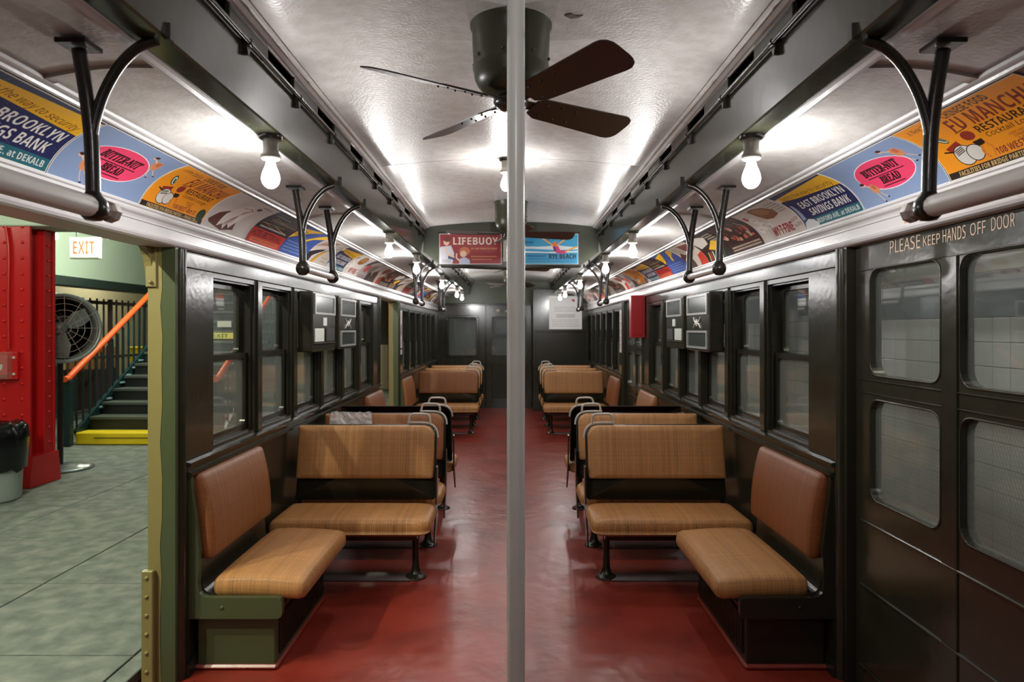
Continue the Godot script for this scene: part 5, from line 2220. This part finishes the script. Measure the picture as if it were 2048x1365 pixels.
func stairs() -> void:
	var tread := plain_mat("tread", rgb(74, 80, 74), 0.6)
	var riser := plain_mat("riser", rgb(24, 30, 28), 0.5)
	var teal := plain_mat("teal", rgb(22, 52, 56), 0.4)
	var yellow := plain_mat("yellow", rgb(236, 204, 20), 0.5)
	var t := thing("staircase", "dark stairs with a yellow bottom step rising from the platform", "stairs", "", V(-4.9, 0, 9.2))
	var x0 := -5.85
	var x1 := -3.92
	for k in 18:
		var d := 9.16 + 0.28 * k
		var h := 0.17 * (k + 1)
		if k == 0:
			var s := ST()
			bx(s, x0, x1, 0.0, 0.16, 9.16, 9.45, 0.012)
			part(s, "bottom_step", yellow, t, "bright yellow bottom step")
			s = ST()
			bx(s, x0 + 0.25, x1, 0.085, 0.095, 9.15, 9.165, 0.002)
			part(s, "step_groove", riser, t)
			continue
		var s := ST()
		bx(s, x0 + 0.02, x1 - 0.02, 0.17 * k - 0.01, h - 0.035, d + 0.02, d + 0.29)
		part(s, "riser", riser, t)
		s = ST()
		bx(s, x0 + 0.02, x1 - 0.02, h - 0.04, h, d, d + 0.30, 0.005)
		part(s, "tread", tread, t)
	for x in [x0 - 0.03, x1 + 0.03]:
		var s := ST()
		across(s, [[9.3, 0.0], [9.5, 0.0], [14.3, 2.92], [14.3, 3.15], [14.1, 3.15], [9.2, 0.18]], x - 0.025, x + 0.025)
		part(s, "stringer", teal, t)
	var pl := ST()
	bx(pl, -5.02, -4.78, 1.585, 1.69, 11.665, 11.70, 0.002)
	part(pl, "step_notice", M.card_white, t, "small white notice on a riser")
	pl = ST()
	bx(pl, -5.02, -4.55, 1.39, 1.49, 11.385, 11.42, 0.002)
	part(pl, "step_sign", plain_mat("sign_yellow", rgb(214, 196, 90), 0.5), t, "yellow strip sign on a riser")
	letters(t, "EXIT", Vector3(-4.98, 1.41, -11.384), Vector3.RIGHT, Vector3.UP, 0.26, 0.06, plain_mat("sign_green", rgb(40, 110, 50), 0.5))
	# pale spaced marks along the left stringer's top edge
	for k in 12:
		var s := ST()
		var d := 9.75 + 0.17 * k
		cbox(s, V(x0 + 0.0, 0.44 + 0.1035 * k, d), Vector3(0.03, 0.012, 0.045), 0.003)
		part(s, "edge_mark", plain_mat("mark_pale", rgb(150, 176, 186), 0.5), t)
	var n := 0
	for x in [x0 - 0.03, x1 + 0.03]:
		n += 1
		var s := ST()
		var or_ := plain_mat("orange", rgb(236, 92, 34), 0.45)
		tube(s, bend([V(x, 0.89, 8.98), V(x, 0.90, 9.08), V(x, 0.98, 9.2), V(x, 1.55, 10.16), V(x, 3.1, 12.72)], 6), 0.042, 10)
		var r := part(s, "handrail", or_, t, "orange handrail")
		s = ST()
		bx(s, x - 0.045, x + 0.045, 0.0, 0.88, 9.02, 9.11, 0.006)
		part(s, "newel_post", teal, r)
		for k in 24:
			var d := 9.24 + 0.14 * k
			var g := 0.607 * (d - 9.16)
			s = ST()
			bx(s, x - 0.009, x + 0.009, g + 0.08, g + 0.84, d - 0.009, d + 0.009)
			part(s, "baluster", teal, r)
	# dark barred fence behind the stairs, with cartons behind it
	var fence := plain_mat("fence_brown", rgb(70, 54, 54), 0.5)
	var f := thing("barred_fence", "dark brown barred fence behind the stairs", "fence", "", V(-7.4, 0, 12.0))
	var s2 := ST()
	bx(s2, -7.42, -7.38, 2.0, 2.06, 8.6, 17.0)
	bx(s2, -7.42, -7.38, 1.02, 1.07, 8.6, 17.0)
	bx(s2, -7.42, -7.38, 0.1, 0.15, 8.6, 17.0)
	part(s2, "fence_rail", fence, f)
	for k in 42:
		s2 = ST()
		var d := 8.6 + 0.2 * k
		var w := 0.03 if k % 10 == 0 else 0.012
		bx(s2, -7.4 - w, -7.4 + w, 0.0, 2.1, d - w, d + w)
		part(s2, "fence_bar", fence, f)
	var box_m := plain_mat("cardboard", rgb(190, 136, 84), 0.8)
	for a in [[-8.0, 9.3, 0.55, 0.9, "left of the stairs"], [-8.2, 11.6, 0.6, 1.0, "behind the middle of the fence"], [-8.1, 13.2, 0.7, 0.85, "farther back behind the fence"]]:
		var c := thing("crate", "tan carton stacked on a dark stand, " + str(a[4]), "carton", "cartons behind the fence", V(a[0], 0, a[1]))
		var s := ST()
		bx(s, a[0] - 0.3, a[0] + 0.3, 0.0, a[3] - 0.06, a[1] - 0.4, a[1] + 0.4, 0.01)
		part(s, "stand", fence, c)
		s = ST()
		bx(s, a[0] - 0.28, a[0] + 0.28, a[3] - 0.06, a[3] + 0.36, a[1] - 0.38, a[1] + 0.38, 0.01)
		part(s, "carton", box_m, c)
	var yb := thing("yellow_bin", "yellow bin behind the fence past the stairs", "bin", "", V(-8.2, 0, 15.0))
	var s3 := ST()
	bx(s3, -8.33, -8.07, 0.0, 1.12, 14.85, 15.15, 0.02)
	part(s3, "bin_body", yellow, yb)
	s3 = ST()
	bx(s3, -8.35, -8.05, 1.12, 1.17, 14.83, 15.17, 0.01)
	part(s3, "bin_lid", yellow, yb)


func tunnel() -> void:
	var tile := plain_mat("wall_tile", rgb(206, 210, 200), 0.18)
	var w := thing("wall_tunnel", "pale tiled station wall with a teal band seen through the right windows", "wall", "", V(2.12, 0, 5.0), "structure")
	var s := ST()
	bx(s, 2.108, 2.2, -0.6, 3.2, -3.2, 16.0)
	part(s, "tile_bed", plain_mat("grout", rgb(60, 62, 56), 0.9), w)
	s = ST()
	bx(s, 2.10, 2.11, 1.605, 1.80, -3.2, 16.0, 0.002)
	part(s, "teal_band", plain_mat("band_teal", rgb(24, 62, 62), 0.25), w)
	s = ST()
	bx(s, 2.10, 2.11, 1.805, 3.2, -3.2, 16.0, 0.002)
	part(s, "upper_wall", plain_mat("wall_upper", rgb(150, 152, 142), 0.4), w)
	var p := ST()
	cbox(p, Vector3.ZERO, Vector3(0.006, 0.0525, 0.0525), 0.0015)
	p.generate_normals()
	var tm := p.commit()
	for r in 10:
		for k in 29:
			var o := mesh_part(tm, "tile", tile, w)
			o.position = V(2.106, 1.548 - 0.108 * r, 2.6 + 0.108 * k) - based[w]
	# the rest of the tiling, small behind the far windows
	var st := ST()
	for r in 10:
		for k in range(-52, 124):
			if k < 0 or k >= 29:
				cbox(st, V(2.106, 1.548 - 0.108 * r, 2.6 + 0.108 * k), Vector3(0.006, 0.0525, 0.0525))
	part(st, "far_tiles", tile, w).set_meta("kind", "stuff")
	s = ST()
	bx(s, 1.6, 2.2, -1.2, -0.7, -3.2, 16.0)
	solo(s, "track_bed", plain_mat("ballast", rgb(50, 46, 42), 0.9), "dark track bed beside the tiled wall", "track bed", "", "structure")
